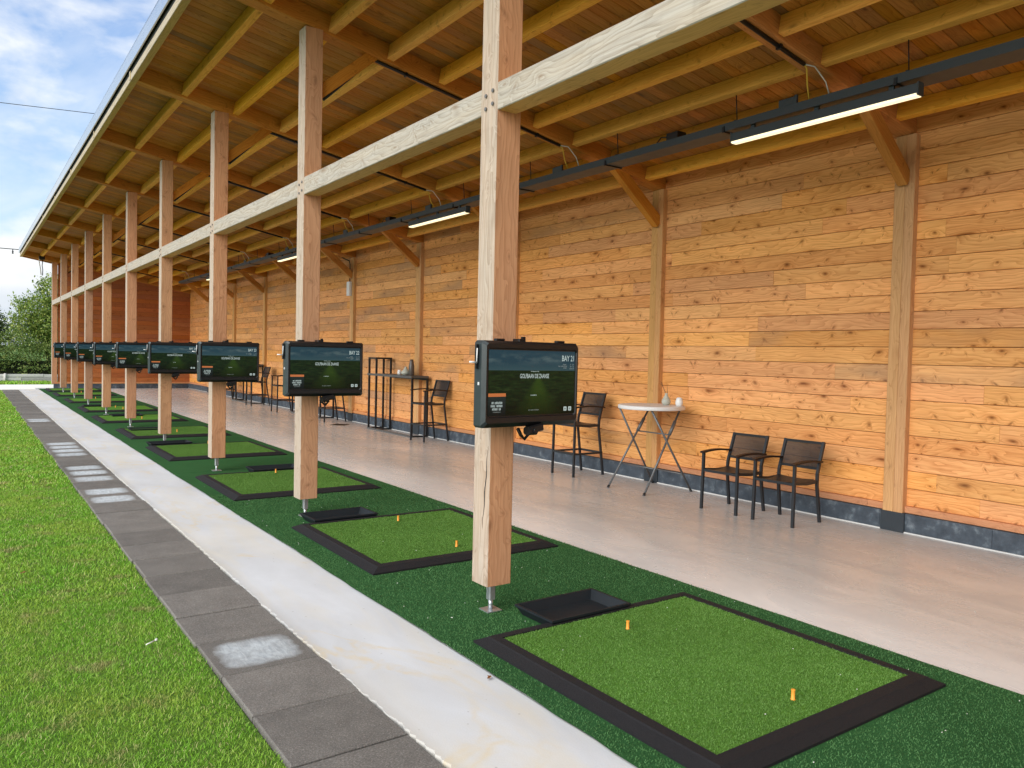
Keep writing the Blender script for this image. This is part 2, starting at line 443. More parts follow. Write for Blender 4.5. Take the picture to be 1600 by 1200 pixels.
def m_paver():
    s = NT('weathered_pavers')
    p = s.pos()
    r = s.attr('rnd'); bl = s.attr('bleach')
    f = s.noise(p, 150, 4, 0.75)
    b = s.noise(p, 5, 4, 0.6)
    c = s.ramp(f, (0.32, (0.085, 0.078, 0.070)), (0.58, (0.165, 0.152, 0.138)), (0.74, (0.34, 0.32, 0.30)))
    hs = s.n('ShaderNodeHueSaturation'); s.l(c, hs.inputs['Color'])
    s.put(hs.inputs['Value'], s.math('MULTIPLY', s.math('MULTIPLY_ADD', r, 0.35, 0.82), s.math('MULTIPLY_ADD', b, 0.7, 0.65)))
    c = hs.outputs[0]
    sx = s.n('ShaderNodeSeparateXYZ'); s.l(s.uv(), sx.inputs[0])
    du = s.math('ABSOLUTE', s.math('SUBTRACT', sx.outputs[0], 0.5))
    dv_ = s.math('ABSOLUTE', s.math('SUBTRACT', sx.outputs[1], 0.5))
    d = s.math('ADD', s.math('POWER', s.math('MULTIPLY', du, 2.05), 5.0), s.math('POWER', s.math('MULTIPLY', dv_, 2.1), 5.0))
    w = s.noise(p, 14, 4, 0.6)
    pat = s.ramp(s.math('ADD', d, s.math('MULTIPLY', w, 0.8)), (0.35, 1.0), (0.95, 0.0))
    scr = s.noise(s.mapping(p, (40, 8, 1)), 1.0, 5, 0.7, 1.5)
    pc = s.mix(s.ramp(scr, (0.35, 0.0), (0.65, 1.0)), (0.36, 0.40, 0.43), (0.58, 0.63, 0.66))
    c = s.mix(s.math('MULTIPLY', pat, bl), c, pc)
    s.base(c); s.rough(0.85); s.spec(0.3)
    s.bump(f, 0.4, 0.003)
    return s.m
MAT['paver'] = m_paver()

def m_plinth():
    s = NT('blue_stone_plinth')
    p = s.pos()
    a = s.noise(p, 9, 5, 0.65)
    f = s.noise(p, 70, 4, 0.7)
    c = s.ramp(a, (0.33, (0.022, 0.032, 0.046)), (0.55, (0.055, 0.072, 0.094)), (0.74, (0.20, 0.24, 0.27)))
    c = s.mix(s.math('MULTIPLY', f, 0.4), c, (0.075, 0.092, 0.11))
    s.base(c); s.rough(0.55)
    s.bump(f, 0.25, 0.003)
    return s.m
MAT['plinth'] = m_plinth()
MAT['plinthfoot'] = plain('dark_post_plinth', (0.026, 0.034, 0.042), 0.5, 0, 0.5, 0.2, 20)

def m_soil():
    s = NT('lawn_soil')
    p = s.pos()
    a = s.noise(p, 1.3, 5, 0.65)
    f = s.noise(s.mapping(p, (1, 1, 1)), 120, 3, 0.7)
    c = s.ramp(f, (0.3, (0.030, 0.055, 0.010)), (0.6, (0.10, 0.20, 0.022)), (0.8, (0.20, 0.32, 0.05)))
    d = s.ramp(a, (0.56, 0.0), (0.70, 1.0))
    c = s.mix(s.math('MULTIPLY', d, 0.5), c, (0.19, 0.16, 0.075))
    s.base(c); s.rough(0.9); s.spec(0.2)
    s.bump(f, 0.6, 0.01)
    return s.m
MAT['soil'] = m_soil()

def m_grass():
    s = NT('lawn_blades')
    p = s.pos()
    r = s.attr('rnd')
    a = s.noise(p, 1.5, 4, 0.6)
    b = s.noise(s.mapping(p, (1, 1, 1), (11, 5, 0)), 5.0, 4, 0.6)
    c = s.ramp(r, (0.0, (0.140, 0.320, 0.020)), (0.5, (0.210, 0.465, 0.032)), (0.86, (0.30, 0.56, 0.065)), (0.97, (0.60, 0.55, 0.26)))
    pale = s.ramp(a, (0.44, 0.0), (0.66, 1.0))
    c = s.mix(s.math('MULTIPLY', pale, 0.6), c, (0.42, 0.52, 0.080))
    dead = s.ramp(b, (0.565, 0.0), (0.68, 1.0))
    c = s.mix(s.math('MULTIPLY', dead, 0.7), c, (0.42, 0.33, 0.17))
    s.base(c); s.rough(0.55); s.spec(0.3)
    tl = s.n('ShaderNodeBsdfTranslucent'); s.l(c, tl.inputs[0])
    ms = s.n('ShaderNodeMixShader'); ms.inputs[0].default_value = 0.3
    s.l(s.b.outputs[0], ms.inputs[1]); s.l(tl.outputs[0], ms.inputs[2]); s.l(ms.outputs[0], s.out.inputs[0])
    return s.m
MAT['grass'] = m_grass()

def m_leaf(name, dk, md, lt):
    s = NT(name)
    r = s.attr('rnd')
    c = s.ramp(r, (0.0, dk), (0.55, md), (1.0, lt))
    s.base(c); s.rough(0.5); s.spec(0.35)
    tl = s.n('ShaderNodeBsdfTranslucent'); s.l(c, tl.inputs[0])
    ms = s.n('ShaderNodeMixShader'); ms.inputs[0].default_value = 0.3
    s.l(s.b.outputs[0], ms.inputs[1]); s.l(tl.outputs[0], ms.inputs[2]); s.l(ms.outputs[0], s.out.inputs[0])
    return s.m
MAT['leaf_tree'] = m_leaf('tree_leaves', (0.060, 0.115, 0.020), (0.175, 0.275, 0.045), (0.46, 0.49, 0.11))
MAT['leaf_hedge'] = m_leaf('hedge_leaves', (0.055, 0.100, 0.022), (0.150, 0.230, 0.048), (0.38, 0.42, 0.12))
MAT['leaf_dark'] = m_leaf('dark_tree_leaves', (0.035, 0.065, 0.022), (0.080, 0.125, 0.040), (0.17, 0.22, 0.08))
MAT['bark'] = plain('bark', (0.10, 0.075, 0.05), 0.9, 0, 0.2, 0.3, 14, 0.4)
MAT['timber'] = wood('grey_timber_edging', (0.60, 0.58, 0.55), (0.34, 0.33, 0.31), var=0.3, knots=0.3)
MAT['gravel'] = plain('pale_gravel', (0.74, 0.72, 0.66), 0.95, 0, 0.2, 0.15, 60, 0.3)
MAT['leafdry'] = plain('dry_leaf', (0.20, 0.085, 0.035), 0.8, 0, 0.2, 0.3, 60)
MAT['litterw'] = plain('white_litter', (0.72, 0.72, 0.66), 0.7)

def m_screen():
    s = NT('screen_picture')
    g = s.gen()
    sx = s.n('ShaderNodeSeparateXYZ'); s.l(g, sx.inputs[0])
    u, v = sx.outputs[0], sx.outputs[2]
    cl = s.noise(s.mapping(g, (3.5, 1, 7)), 1.6, 6, 0.6, 0.2)
    band = s.math('SUBTRACT', 1.0, s.math('MULTIPLY', s.math('ABSOLUTE', s.math('SUBTRACT', v, 0.87)), 9.0), clamp=True)
    sky_ = s.mix(s.math('MULTIPLY', s.ramp(cl, (0.42, 0.0), (0.66, 1.0)), band), (0.030, 0.090, 0.125), (0.14, 0.22, 0.23))
    sky_ = s.mix(s.ramp(v, (0.69, 1.0), (0.82, 0.0)), sky_, (0.060, 0.135, 0.155))
    fl = s.noise(s.mapping(g, (4, 1, 16)), 2.2, 5, 0.6, 0.8)
    land = s.ramp(fl, (0.32, (0.004, 0.016, 0.008)), (0.52, (0.012, 0.036, 0.010)), (0.68, (0.034, 0.068, 0.020)))
    # fairway narrowing to the horizon
    wdt = s.math('MULTIPLY_ADD', s.math('SUBTRACT', 0.60, v), 0.52, 0.02)
    fw = s.math('SUBTRACT', 1.0, s.math('DIVIDE', s.math('ABSOLUTE', s.math('SUBTRACT', u, 0.56)), wdt), clamp=True)
    fw = s.math('MULTIPLY', s.ramp(fw, (0.0, 0.0), (0.7, 1.0)), s.math('LESS_THAN', v, 0.58))
    fcol = s.mix(s.noise(s.mapping(g, (20, 1, 40)), 1.0, 4, 0.6), (0.022, 0.070, 0.008), (0.070, 0.135, 0.020))
    land = s.mix(s.math('MULTIPLY', fw, 0.85), land, fcol)
    vig = s.ramp(v, (0.0, 0.22), (0.42, 1.0))
    hs = s.n('ShaderNodeHueSaturation'); s.l(land, hs.inputs['Color']); s.put(hs.inputs['Value'], vig)
    c = s.mix(s.math('GREATER_THAN', v, 0.690), hs.outputs[0], sky_)
    # panel behind the small block of text at lower left
    inp = s.math('MULTIPLY', s.math('LESS_THAN', u, 0.19), s.math('LESS_THAN', v, 0.295))
    c = s.mix(s.math('MULTIPLY', inp, 0.8), c, s.mix(s.ramp(v, (0.0, 0.0), (0.3, 1.0)), (0.006, 0.010, 0.011), (0.032, 0.055, 0.056)))
    s.base((0.004, 0.004, 0.004)); s.rough(0.22); s.spec(0.12)
    s.l(c, s.b.inputs['Emission Color'])
    s.put(s.b.inputs['Emission Strength'], 0.15)
    return s.m
MAT['screen'] = m_screen()
def emit(name, col, st):
    s = NT(name); s.base((0.02, 0.02, 0.02)); s.rough(0.3)
    s.put(s.b.inputs['Emission Color'], (*col, 1)); s.put(s.b.inputs['Emission Strength'], st)
    return s.m
MAT['text'] = emit('screen_text', (0.62, 0.75, 0.72), 0.19)
MAT['textdim'] = emit('screen_small_text', (0.45, 0.55, 0.53), 0.10)
MAT['banner'] = emit('screen_banner', (0.55, 0.15, 0.035), 0.25)

# ------------------------------------------------------------------ mesh builder
class MB:
    def __init__(s):
        s.v, s.f, s.uv, s.r, s.mi, s.sm = [], [], [], [], [], []
    def face(s, idx, uvs=None, r=0.5, mi=0, sm=False):
        s.f.append(tuple(idx)); s.uv.append(uvs or [(0.0, 0.0)] * len(idx)); s.r.append(r); s.mi.append(mi); s.sm.append(sm)
    def bar(s, p0, p1, w, h, up=(0, 0, 1), ch=0.0, r=None, mi=0, roll0=0.0, caps=True):
        """rectangular prism from p0 to p1; h is measured along 'up', w across"""
        p0, p1 = Vector(p0), Vector(p1)
        d = (p1 - p0); L = d.length; d.normalize()
        up = Vector(up); side = d.cross(up)
        if side.length < 1e-6:
            side = d.cross(Vector((1, 0, 0)))
        side.normalize(); up = side.cross(d).normalized()
        a, b = w / 2, h / 2
        if ch > 0:
            pr = [(-a + ch, -b), (a - ch, -b), (a, -b + ch), (a, b - ch), (a - ch, b), (-a + ch, b), (-a, b - ch), (-a, -b + ch)]
        else:
            pr = [(-a, -b), (a, -b), (a, b), (-a, b)]
        if r is None:
            r = random.random()
        ou, ov = random.random() * 60, random.random() * 60
        n = len(pr); i0 = len(s.v)
        for q in (p0, p1):
            for x, y in pr:
                s.v.append(q + side * x + up * y)
        per = 0.0
        for k in range(n):
            k2 = (k + 1) % n
            l = math.hypot(pr[k2][0] - pr[k][0], pr[k2][1] - pr[k][1])
            s.face((i0 + k, i0 + k2, i0 + n + k2, i0 + n + k),
                   [(ou, ov + per), (ou, ov + per + l), (ou + L, ov + per + l), (ou + L, ov + per)], r, mi)
            per += l
        if caps:
            s.face([i0 + k for k in range(n)][::-1], [(ou + pr[k][0] * .2, ov + pr[k][1]) for k in range(n)][::-1], r, mi)
            s.face([i0 + n + k for k in range(n)], [(ou + pr[k][0] * .2, ov + pr[k][1]) for k in range(n)], r, mi)
    def box(s, lo, hi, axis=None, ch=0.0, r=None, mi=0):
        lo, hi = Vector(lo), Vector(hi); c = (lo + hi) / 2; e = hi - lo
        if axis is None:
            axis = max(range(3), key=lambda i: e[i])
        p0, p1 = c.copy(), c.copy(); p0[axis] = lo[axis]; p1[axis] = hi[axis]
        if axis == 0: s.bar(p0, p1, e[1], e[2], (0, 0, 1), ch, r, mi)
        elif axis == 1: s.bar(p0, p1, e[0], e[2], (0, 0, 1), ch, r, mi)
        else: s.bar(p0, p1, e[0], e[1], (0, 1, 0), ch, r, mi)
    def tube(s, pts, rad_, n=8, mi=0, sm=True, r=0.5):
        pts = [Vector(p) for p in pts]
        if not isinstance(rad_, (list, tuple)): rad_ = [rad_] * len(pts)
        i0 = len(s.v); prev = None
        for j, q in enumerate(pts):
            d = (pts[min(j + 1, len(pts) - 1)] - pts[max(j - 1, 0)]).normalized()
            if prev is None:
                a = d.cross(Vector((0, 0, 1)))
                if a.length < 1e-4: a = d.cross(Vector((1, 0, 0)))
            else:
                a = prev - d * prev.dot(d)
            a.normalize(); prev = a; b = d.cross(a)
            for k in range(n):
                t = 2 * math.pi * k / n
                s.v.append(q + (a * math.cos(t) + b * math.sin(t)) * rad_[j])
        for j in range(len(pts) - 1):
            for k in range(n):
                k2 = (k + 1) % n
                s.face((i0 + j * n + k, i0 + j * n + k2, i0 + (j + 1) * n + k2, i0 + (j + 1) * n + k),
                       [(j, k / n), (j, (k + 1) / n), (j + 1, (k + 1) / n), (j + 1, k / n)], r, mi, sm)
        s.face([i0 + k for k in range(n)][::-1], None, r, mi)
        s.face([i0 + (len(pts) - 1) * n + k for k in range(n)], None, r, mi)
    def sqtube(s, pts, w, h, up, mi=0):
        """rectangular tube through points, mitred"""
        pts = [Vector(p) for p in pts]; up = Vector(up); i0 = len(s.v)
        for j, q in enumerate(pts):
            d = (pts[min(j + 1, len(pts) - 1)] - pts[max(j - 1, 0)]).normalized()
            a = d.cross(up).normalized(); b = a.cross(d).normalized()
            for x, y in ((-w / 2, -h / 2), (w / 2, -h / 2), (w / 2, h / 2), (-w / 2, h / 2)):
                s.v.append(q + a * x + b * y)
        for j in range(len(pts) - 1):
            for k in range(4):
                k2 = (k + 1) % 4
                s.face((i0 + j * 4 + k, i0 + j * 4 + k2, i0 + (j + 1) * 4 + k2, i0 + (j + 1) * 4 + k), None, 0.5, mi)
        s.face([i0 + k for k in range(4)][::-1], None, .5, mi)
        s.face([i0 + (len(pts) - 1) * 4 + k for k in range(4)], None, .5, mi)
    def lathe(s, prof, c=(0, 0, 0), n=24, mi=0):
        c = Vector(c); i0 = len(s.v); m = len(prof)
        for rr, z in prof:
            for k in range(n):
                t = 2 * math.pi * k / n
                s.v.append(c + Vector((rr * math.cos(t), rr * math.sin(t), z)))
        for j in range(m - 1):
            for k in range(n):
                k2 = (k + 1) % n
                s.face((i0 + j * n + k, i0 + j * n + k2, i0 + (j + 1) * n + k2, i0 + (j + 1) * n + k), None, .5, mi, True)
        s.face([i0 + k for k in range(n)][::-1], None, .5, mi)
        s.face([i0 + (m - 1) * n + k for k in range(n)], None, .5, mi)
    def quad(s, a, b, c, d, uvs=None, r=0.5, mi=0):
        i = len(s.v); s.v += [Vector(a), Vector(b), Vector(c), Vector(d)]
        s.face((i, i + 1, i + 2, i + 3), uvs, r, mi)
    def mesh(s, name, mats):
        me = bpy.data.meshes.new(name)
        me.from_pydata([tuple(v) for v in s.v], [], s.f)
        if not isinstance(mats, (list, tuple)): mats = [mats]
        for m in mats:
            me.materials.append(MAT[m] if isinstance(m, str) else m)
        uvl = me.uv_layers.new(name='UVMap')
        uvl.data.foreach_set('uv', np.array([c for f in s.uv for c in f], dtype=np.float32).ravel())
        at = me.attributes.new('rnd', 'FLOAT', 'FACE')
        at.data.foreach_set('value', np.array(s.r, dtype=np.float32))
        me.polygons.foreach_set('material_index', np.array(s.mi, dtype=np.int32))
        me.polygons.foreach_set('use_smooth', np.array(s.sm, dtype=bool))
        me.update()
        return me
    def obj(s, name, mats, parent=None):
        return link(name, s.mesh(name, mats), parent)

def link(name, me, parent=None, loc=None):
    o = bpy.data.objects.new(name, me)
    COL.objects.link(o)
    if parent is not None:
        o.parent = parent
    if loc is not None:
        o.location = loc
    return o
def thing(name, label, cat, loc=(0, 0, 0), group=None, rz=0.0):
    o = bpy.data.objects.new(name, None)
    COL.objects.link(o)
    o.location = loc; o.rotation_euler = (0, 0, rz); o.empty_display_size = 0.1
    tag(o, label, cat, group)
    return o
def tag(o, label, cat, group=None):
    o['label'] = label; o['category'] = cat
    if group: o['group'] = group
    return o
def struct(o):
    o['kind'] = 'structure'
    return o
def copy_tree(o, parent=None):
    c = o.copy(); COL.objects.link(c); c.parent = parent
    for ch in o.children:
        copy_tree(ch, c)
    return c
def np_mesh(name, V, F4, mat, rnd=None, tris=None):
    """V (n,3), F4 (m,4) quads"""
    me = bpy.data.meshes.new(name)
    nq = len(F4); nt_ = 0 if tris is None else len(tris)
    me.vertices.add(len(V)); me.vertices.foreach_set('co', V.astype(np.float32).ravel())
    loops = F4.ravel() if tris is None else np.concatenate([F4.ravel(), tris.ravel()])
    me.loops.add(len(loops)); me.loops.foreach_set('vertex_index', loops.astype(np.int32))
    me.polygons.add(nq + nt_)
    st = np.concatenate([np.arange(nq) * 4, nq * 4 + np.arange(nt_) * 3]).astype(np.int32)
    me.polygons.foreach_set('loop_start', st)
    if rnd is not None:
        at = me.attributes.new('rnd', 'FLOAT', 'FACE'); at.data.foreach_set('value', rnd.astype(np.float32))
    me.materials.append(MAT[mat])
    me.update(calc_edges=True)
    me.validate()
    return me

# ------------------------------------------------------------------ layout constants (metres)
Y0, D = 3.890, 3.1631
NP = 10
K0 = -3
YK = lambda k: Y0 + D * k
PXC, PW = 2.557, 0.17                  # front post centre / width
zp = lambda x: 4.488 - 0.1832 * (x - 2.557)   # underside of the purlins
XW = 7.05                              # face of the back wall boards
YB, YE = YK(K0) - 0.9, 33.06           # ends of the roof
YW = 32.30                             # face of the end wall

# ------------------------------------------------------------------ ground
b = MB(); b.quad((-900, -900, -0.07), (900, -900, -0.07), (900, 900, -0.07), (-900, 900, -0.07))
struct(b.obj('ground', 'soil'))
b = MB()
b.quad((-14, -14, -0.022), (0.975, -14, -0.022), (0.975, 31.9, -0.022), (-14, 31.9, -0.022))
struct(b.obj('lawn', 'soil'))
b = MB()
b.quad((0.95, -14, -0.03), (1.6, -14, -0.03), (1.6, 31.9, -0.03), (0.95, 31.9, -0.03))
struct(b.obj('paving_bed', 'soil'))
# pavers
me_v, bleach = MB(), []
y = 3.310 - 0.486 * 34
ranges = [(3.75, 4.2), (8.45, 9.42), (10.35, 11.6), (12.55, 14.3), (18.6, 19.4)]
while y < 31.8:
    y1 = min(y + 0.476, 31.85); yc = (y + y1) / 2
    j = lambda q: random.uniform(-q, q)
    x0, x1 = 0.978 + j(.006), 1.462 + j(.006)
    z = random.uniform(-0.004, 0.003)
    n0 = len(me_v.f)
    i = len(me_v.v); c = 0.006
    ring = [(x0, y), (x1, y), (x1, y1), (x0, y1)]
    me_v.v += [Vector((px, py, z - 0.006)) for px, py in ring]
    me_v.v += [Vector((px + (c if px < 1.2 else -c), py + (c if py < yc else -c), z)) for px, py in ring]
    rr = random.random()
    me_v.face((i + 4, i + 5, i + 6, i + 7), [(0, 0), (1, 0), (1, 1), (0, 1)], rr)
    for k in range(4):
        me_v.face((i + k, i + (k + 1) % 4, i + 4 + (k + 1) % 4, i + 4 + k), None, rr)
    for k in range(4):
        q = Vector((ring[k][0], ring[k][1], z - 0.03)); me_v.v.append(q)
    for k in range(4):
        me_v.face((i + 8 + k, i + 8 + (k + 1) % 4, i + (k + 1) % 4, i + k), None, rr)
    fl = 1.0 if any(a < yc < b_ for a, b_ in ranges) else 0.0
    bleach += [fl * random.uniform(0.75, 1.0)] * (len(me_v.f) - n0)
    y += 0.486
me = me_v.mesh('paving', 'paver')
at = me.attributes.new('bleach', 'FLOAT', 'FACE'); at.data.foreach_set('value', np.array(bleach, dtype=np.float32))
struct(link('paving', me))
# concrete strip with a ragged left edge
b = MB(); ys = np.arange(-12, 31.95, 0.025)
pl = [(1.470 + 0.006 * math.sin(v * 1.1) + random.uniform(-.009, .009), v) for v in ys]
for (xa, ya), (xb, yb) in zip(pl[:-1], pl[1:]):
    b.quad((xa, ya, 0.006), (2.06, ya, 0.006), (2.06, yb, 0.006), (xb, yb, 0.006))
    b.quad((xa, ya, -0.03), (xa, ya, 0.006), (xb, yb, 0.006), (xb, yb, -0.03))
struct(b.obj('concrete_strip', 'concrete'))
b = MB(); b.quad((2.0, -12, 0), (7.4, -12, 0), (7.4, 33.0, 0), (2.0, 33.0, 0))
struct(b.obj('floor', 'floor'))
# turf strip with slight seams and wavy left edge
b = MB()
seams = [-12, 1.0, 7.32, 10.2, 19.0, 25.4, 32.05]
for s0, s1 in zip(seams[:-1], seams[1:]):
    n = int((s1 - s0) / 0.12) + 1
    yy = np.linspace(s0 + 0.006, s1 - 0.006, n)
    ex = [2.05 + 0.006 * math.sin(v * 2.3) + random.uniform(-.005, .005) for v in yy]
    ez = [4.0 + 0.008 * math.sin(v * 0.9) + random.uniform(-.003, .003) for v in yy]
    for i in range(n - 1):
        b.quad((ex[i], yy[i], 0.018), (ez[i], yy[i], 0.018), (ez[i + 1], yy[i + 1], 0.018), (ex[i + 1], yy[i + 1], 0.018))
        b.quad((ez[i], yy[i], 0.0), (ez[i + 1], yy[i + 1], 0.0), (ez[i + 1], yy[i + 1], 0.018), (ez[i], yy[i], 0.018))
    b.quad((ex[0], yy[0], 0.018), (ex[0], yy[0], 0.0), (ez[0], yy[0], 0.0), (ez[0], yy[0], 0.018))
struct(b.obj('turf_strip', 'turf'))
# far path and grass verge
b = MB(); b.quad((-60, 31.9, -0.02), (60, 31.9, -0.02), (60, 36.3, -0.02), (-60, 36.3, -0.02))
struct(b.obj('gravel_path', 'gravel'))
b = MB(); b.quad((-60, 36.3, -0.03), (60, 36.3, -0.03), (60, 38.2, -0.03), (-60, 38.2, -0.03))
struct(b.obj('grass_verge', 'soil'))

def blades(regions, name, base_z=-0.02):
    Vs, Fs, Ts, Rs = [], [], [], []; off = 0
    for (x0, x1, y0, y1, dens, hgt, wid) in regions:
        n = int((x1 - x0) * (y1 - y0) * dens)
        px = rng.uniform(x0, x1, n); py = rng.uniform(y0, y1, n)
        # ragged border against the pavers
        lim = 0.972 + 0.018 * np.sin(py * 3.1) + rng.normal(0, 0.010, n)
        keep = px < lim
        px, py = px[keep], py[keep]; n = len(px)
        h = hgt * rng.uniform(0.45, 1.15, n); a = rng.uniform(0, 2 * np.pi, n)
        w = wid * rng.uniform(0.7, 1.3, n)
        lean = rng.uniform(0.3, 1.3, n) * h
        la = rng.uniform(0, 2 * np.pi, n)
        ca, sa = np.cos(a) * w / 2, np.sin(a) * w / 2
        lx, ly = np.cos(la) * lean, np.sin(la) * lean
        z0 = np.full(n, base_z)
        V = np.empty((n, 5, 3))
        V[:, 0] = np.stack([px - ca, py - sa, z0], 1); V[:, 1] = np.stack([px + ca, py + sa, z0], 1)
        V[:, 2] = np.stack([px + ca * .8 + lx * .35, py + sa * .8 + ly * .35, z0 + h * .6], 1)
        V[:, 3] = np.stack([px - ca * .8 + lx * .35, py - sa * .8 + ly * .35, z0 + h * .6], 1)
        V[:, 4] = np.stack([px + lx, py + ly, z0 + h], 1)
        idx = off + np.arange(n)[:, None] * 5
        Fs.append(idx + np.array([[0, 1, 2, 3]])); Ts.append(idx + np.array([[3, 2, 4]]))
        Vs.append(V.reshape(-1, 3)); off += n * 5
        Rs.append(rng.uniform(0, 1, n))
    r = np.concatenate(Rs)
    me = np_mesh(name, np.concatenate(Vs), np.concatenate(Fs), 'grass', np.concatenate([r, r]), np.concatenate(Ts))
    return me
g = link('lawn_grass', blades([(-0.9, 1.0, 1.5, 5.5, 17000, 0.0175, 0.0026), (-1.0, 1.0, 5.5, 10, 8500, 0.021, 0.0044),
                               (-1.3, 1.0, 10, 18, 2600, 0.030, 0.010), (-2, 1.0, 18, 31.8, 1000, 0.034, 0.019),
                               (-3.5, -0.9, 1.5, 7, 5000, 0.024, 0.0055), (-3.5, -1.3, 7, 18, 1800, 0.030, 0.010), (-5, -2, 18, 31.8, 600, 0.034, 0.024)], 'lawn_grass'))
g['kind'] = 'stuff'; tag(g, 'short mown lawn grass with a few dry patches beside the pavers', 'grass')

# ------------------------------------------------------------------ the shelter
sh = thing('driving_range_shelter', 'long open timber shelter with sloping roof, wooden back wall and tall front posts', 'shelter', (PXC, Y0, 0))
OFF = Vector((PXC, Y0, 0))
def spart(name, mb, mat, parent=None):
    o = mb.obj(name, mat, None)
    par = parent or sh
    o.parent = par
    if par is sh:
        o.location = -OFF
    return o
# back wall boards
def board_wall(mb, along, lo, hi, face, z0, zt, pitch=0.163, thick=0.02, normal=-1, maxlen=(1.6, 4.2)):
    z = z0; row = 0
    while z < zt - 0.02:
        z1 = min(z + pitch - 0.004, zt)
        if along == 'x':
            hi_ = min(hi, 2.557 + (4.488 + .145 - z1) / .1832)     # boards stop under the sloping roof
        else:
            hi_ = hi
        p = lo - random.uniform(0, 3)
        while p < hi:
            L = random.uniform(*maxlen); q = p + L - 0.0015
            a, c = max(p, lo), min(q, hi_)
            if c - a > 0.03:
                jx = random.uniform(-0.0015, 0.0015)
                if along == 'y':
                    far_ = min(1.0, max(0.0, ((a + c) / 2 - 7.0) / 8.0))      # farther bays: darker boards, and more of the grey weathered ones
                    rr_ = random.random() * (1 - .35 * far_)
                    if far_ == 0 and .84 < (rr_ * 17.3) % 1 and random.random() < .6: rr_ = (rr_ + .03) % 1
                    if far_ > 0 and random.random() < .22 * far_: rr_ = (int(rr_ * 17.3) + .93) / 17.3
                    mb.bar((face + thick / 2 + jx, a, (z + z1) / 2), (face + thick / 2 + jx, c, (z + z1) / 2), thick, z1 - z, (0, 0, 1), 0.004, rr_)
                else:
                    mb.bar((a, face + thick / 2 + jx, (z + z1) / 2), (c, face + thick / 2 + jx, (z + z1) / 2), thick, z1 - z, (0, 0, 1), 0.004)
            p += L
        z += pitch; row += 1
b = MB(); board_wall(b, 'y', YB + 0.5, YW, XW, 0.245, 3.83)
b.box((XW + 0.026, YB + 0.5, 0.2), (XW + 0.05, YW + 0.2, 3.8), 1, mi=1)
spart('back_wall', b, ['wall_wood', 'gap'])
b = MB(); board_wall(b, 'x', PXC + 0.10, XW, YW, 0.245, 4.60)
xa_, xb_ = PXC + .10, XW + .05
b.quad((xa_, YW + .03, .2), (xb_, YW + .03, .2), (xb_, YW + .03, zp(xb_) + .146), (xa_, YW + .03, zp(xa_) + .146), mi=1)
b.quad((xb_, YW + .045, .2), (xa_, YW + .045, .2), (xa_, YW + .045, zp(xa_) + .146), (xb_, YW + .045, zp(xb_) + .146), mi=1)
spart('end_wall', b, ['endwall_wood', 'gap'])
# base trim plank
b = MB()
y = YB + 0.5
while y < YW - 0.1:
    y2 = min(y + random.uniform(2.5, 4.2), YW)
    b.bar((XW - 0.002, y, 0.213), (XW - 0.002, y2 - .002, 0.213), 0.05, 0.062, (0, 0, 1), 0.004); y = y2
b.box((PXC, YW - 0.028, 0.182), (XW - 0.03, YW - 0.002, 0.244), 0)
spart('base_trim', b, 'trim_wood')
# plinth blocks
b = MB(); y = YB + 0.5
while y < YW - 0.05:
    y2 = min(y + 1.0, YW)
    b.box((7.0, y + .0015, 0.001), (7.09, y2 - .0015, 0.178), 1, 0.003); y = y2
x = PXC - 0.03
while x < 6.99:
    x2 = min(x + 1.0, 7.0)
    b.box((x + .0015, YW - 0.05, 0.001), (x2 - .0015, YW + 0.05, 0.176), 0, 0.003); x = x2
spart('plinth', b, 'plinth')
b = MB()
b.tube([(6.995, YB + 0.5, 0.004), (6.995, YW - .05, 0.004)], 0.008, 6)
spart('sealant_line', b, 'sealant')
# wall posts with braces
for k in range(K0, NP):
    if k == NP - 1:
        continue
    yk = YK(k) - 0.02
    b = MB()
    b.bar((7.02, yk - .053, 0.183), (7.02, yk - .053, zp(7.0) - 0.03), 0.082, 0.088, (0, 1, 0), 0.004)
    b.bar((7.02, yk + .044, 0.183), (7.02, yk + .044, zp(7.0) - 0.03), 0.078, 0.102, (0, 1, 0), 0.004)
    wp = spart('wall_post', b, 'wallpost_wood')
    b = MB(); b.box((6.978, yk - .115, 0.002), (7.055, yk + .112, 0.182), 2, 0.004)
    o = b.obj('post_plinth', 'plinthfoot'); o.parent = wp
    b = MB()
    b.bar((6.985, yk, 3.235), (6.255, yk, zp(6.255) + 0.01), 0.095, 0.135, (0, 0, 1), 0.004)
    spart('wall_brace', b, 'rafter_wood')
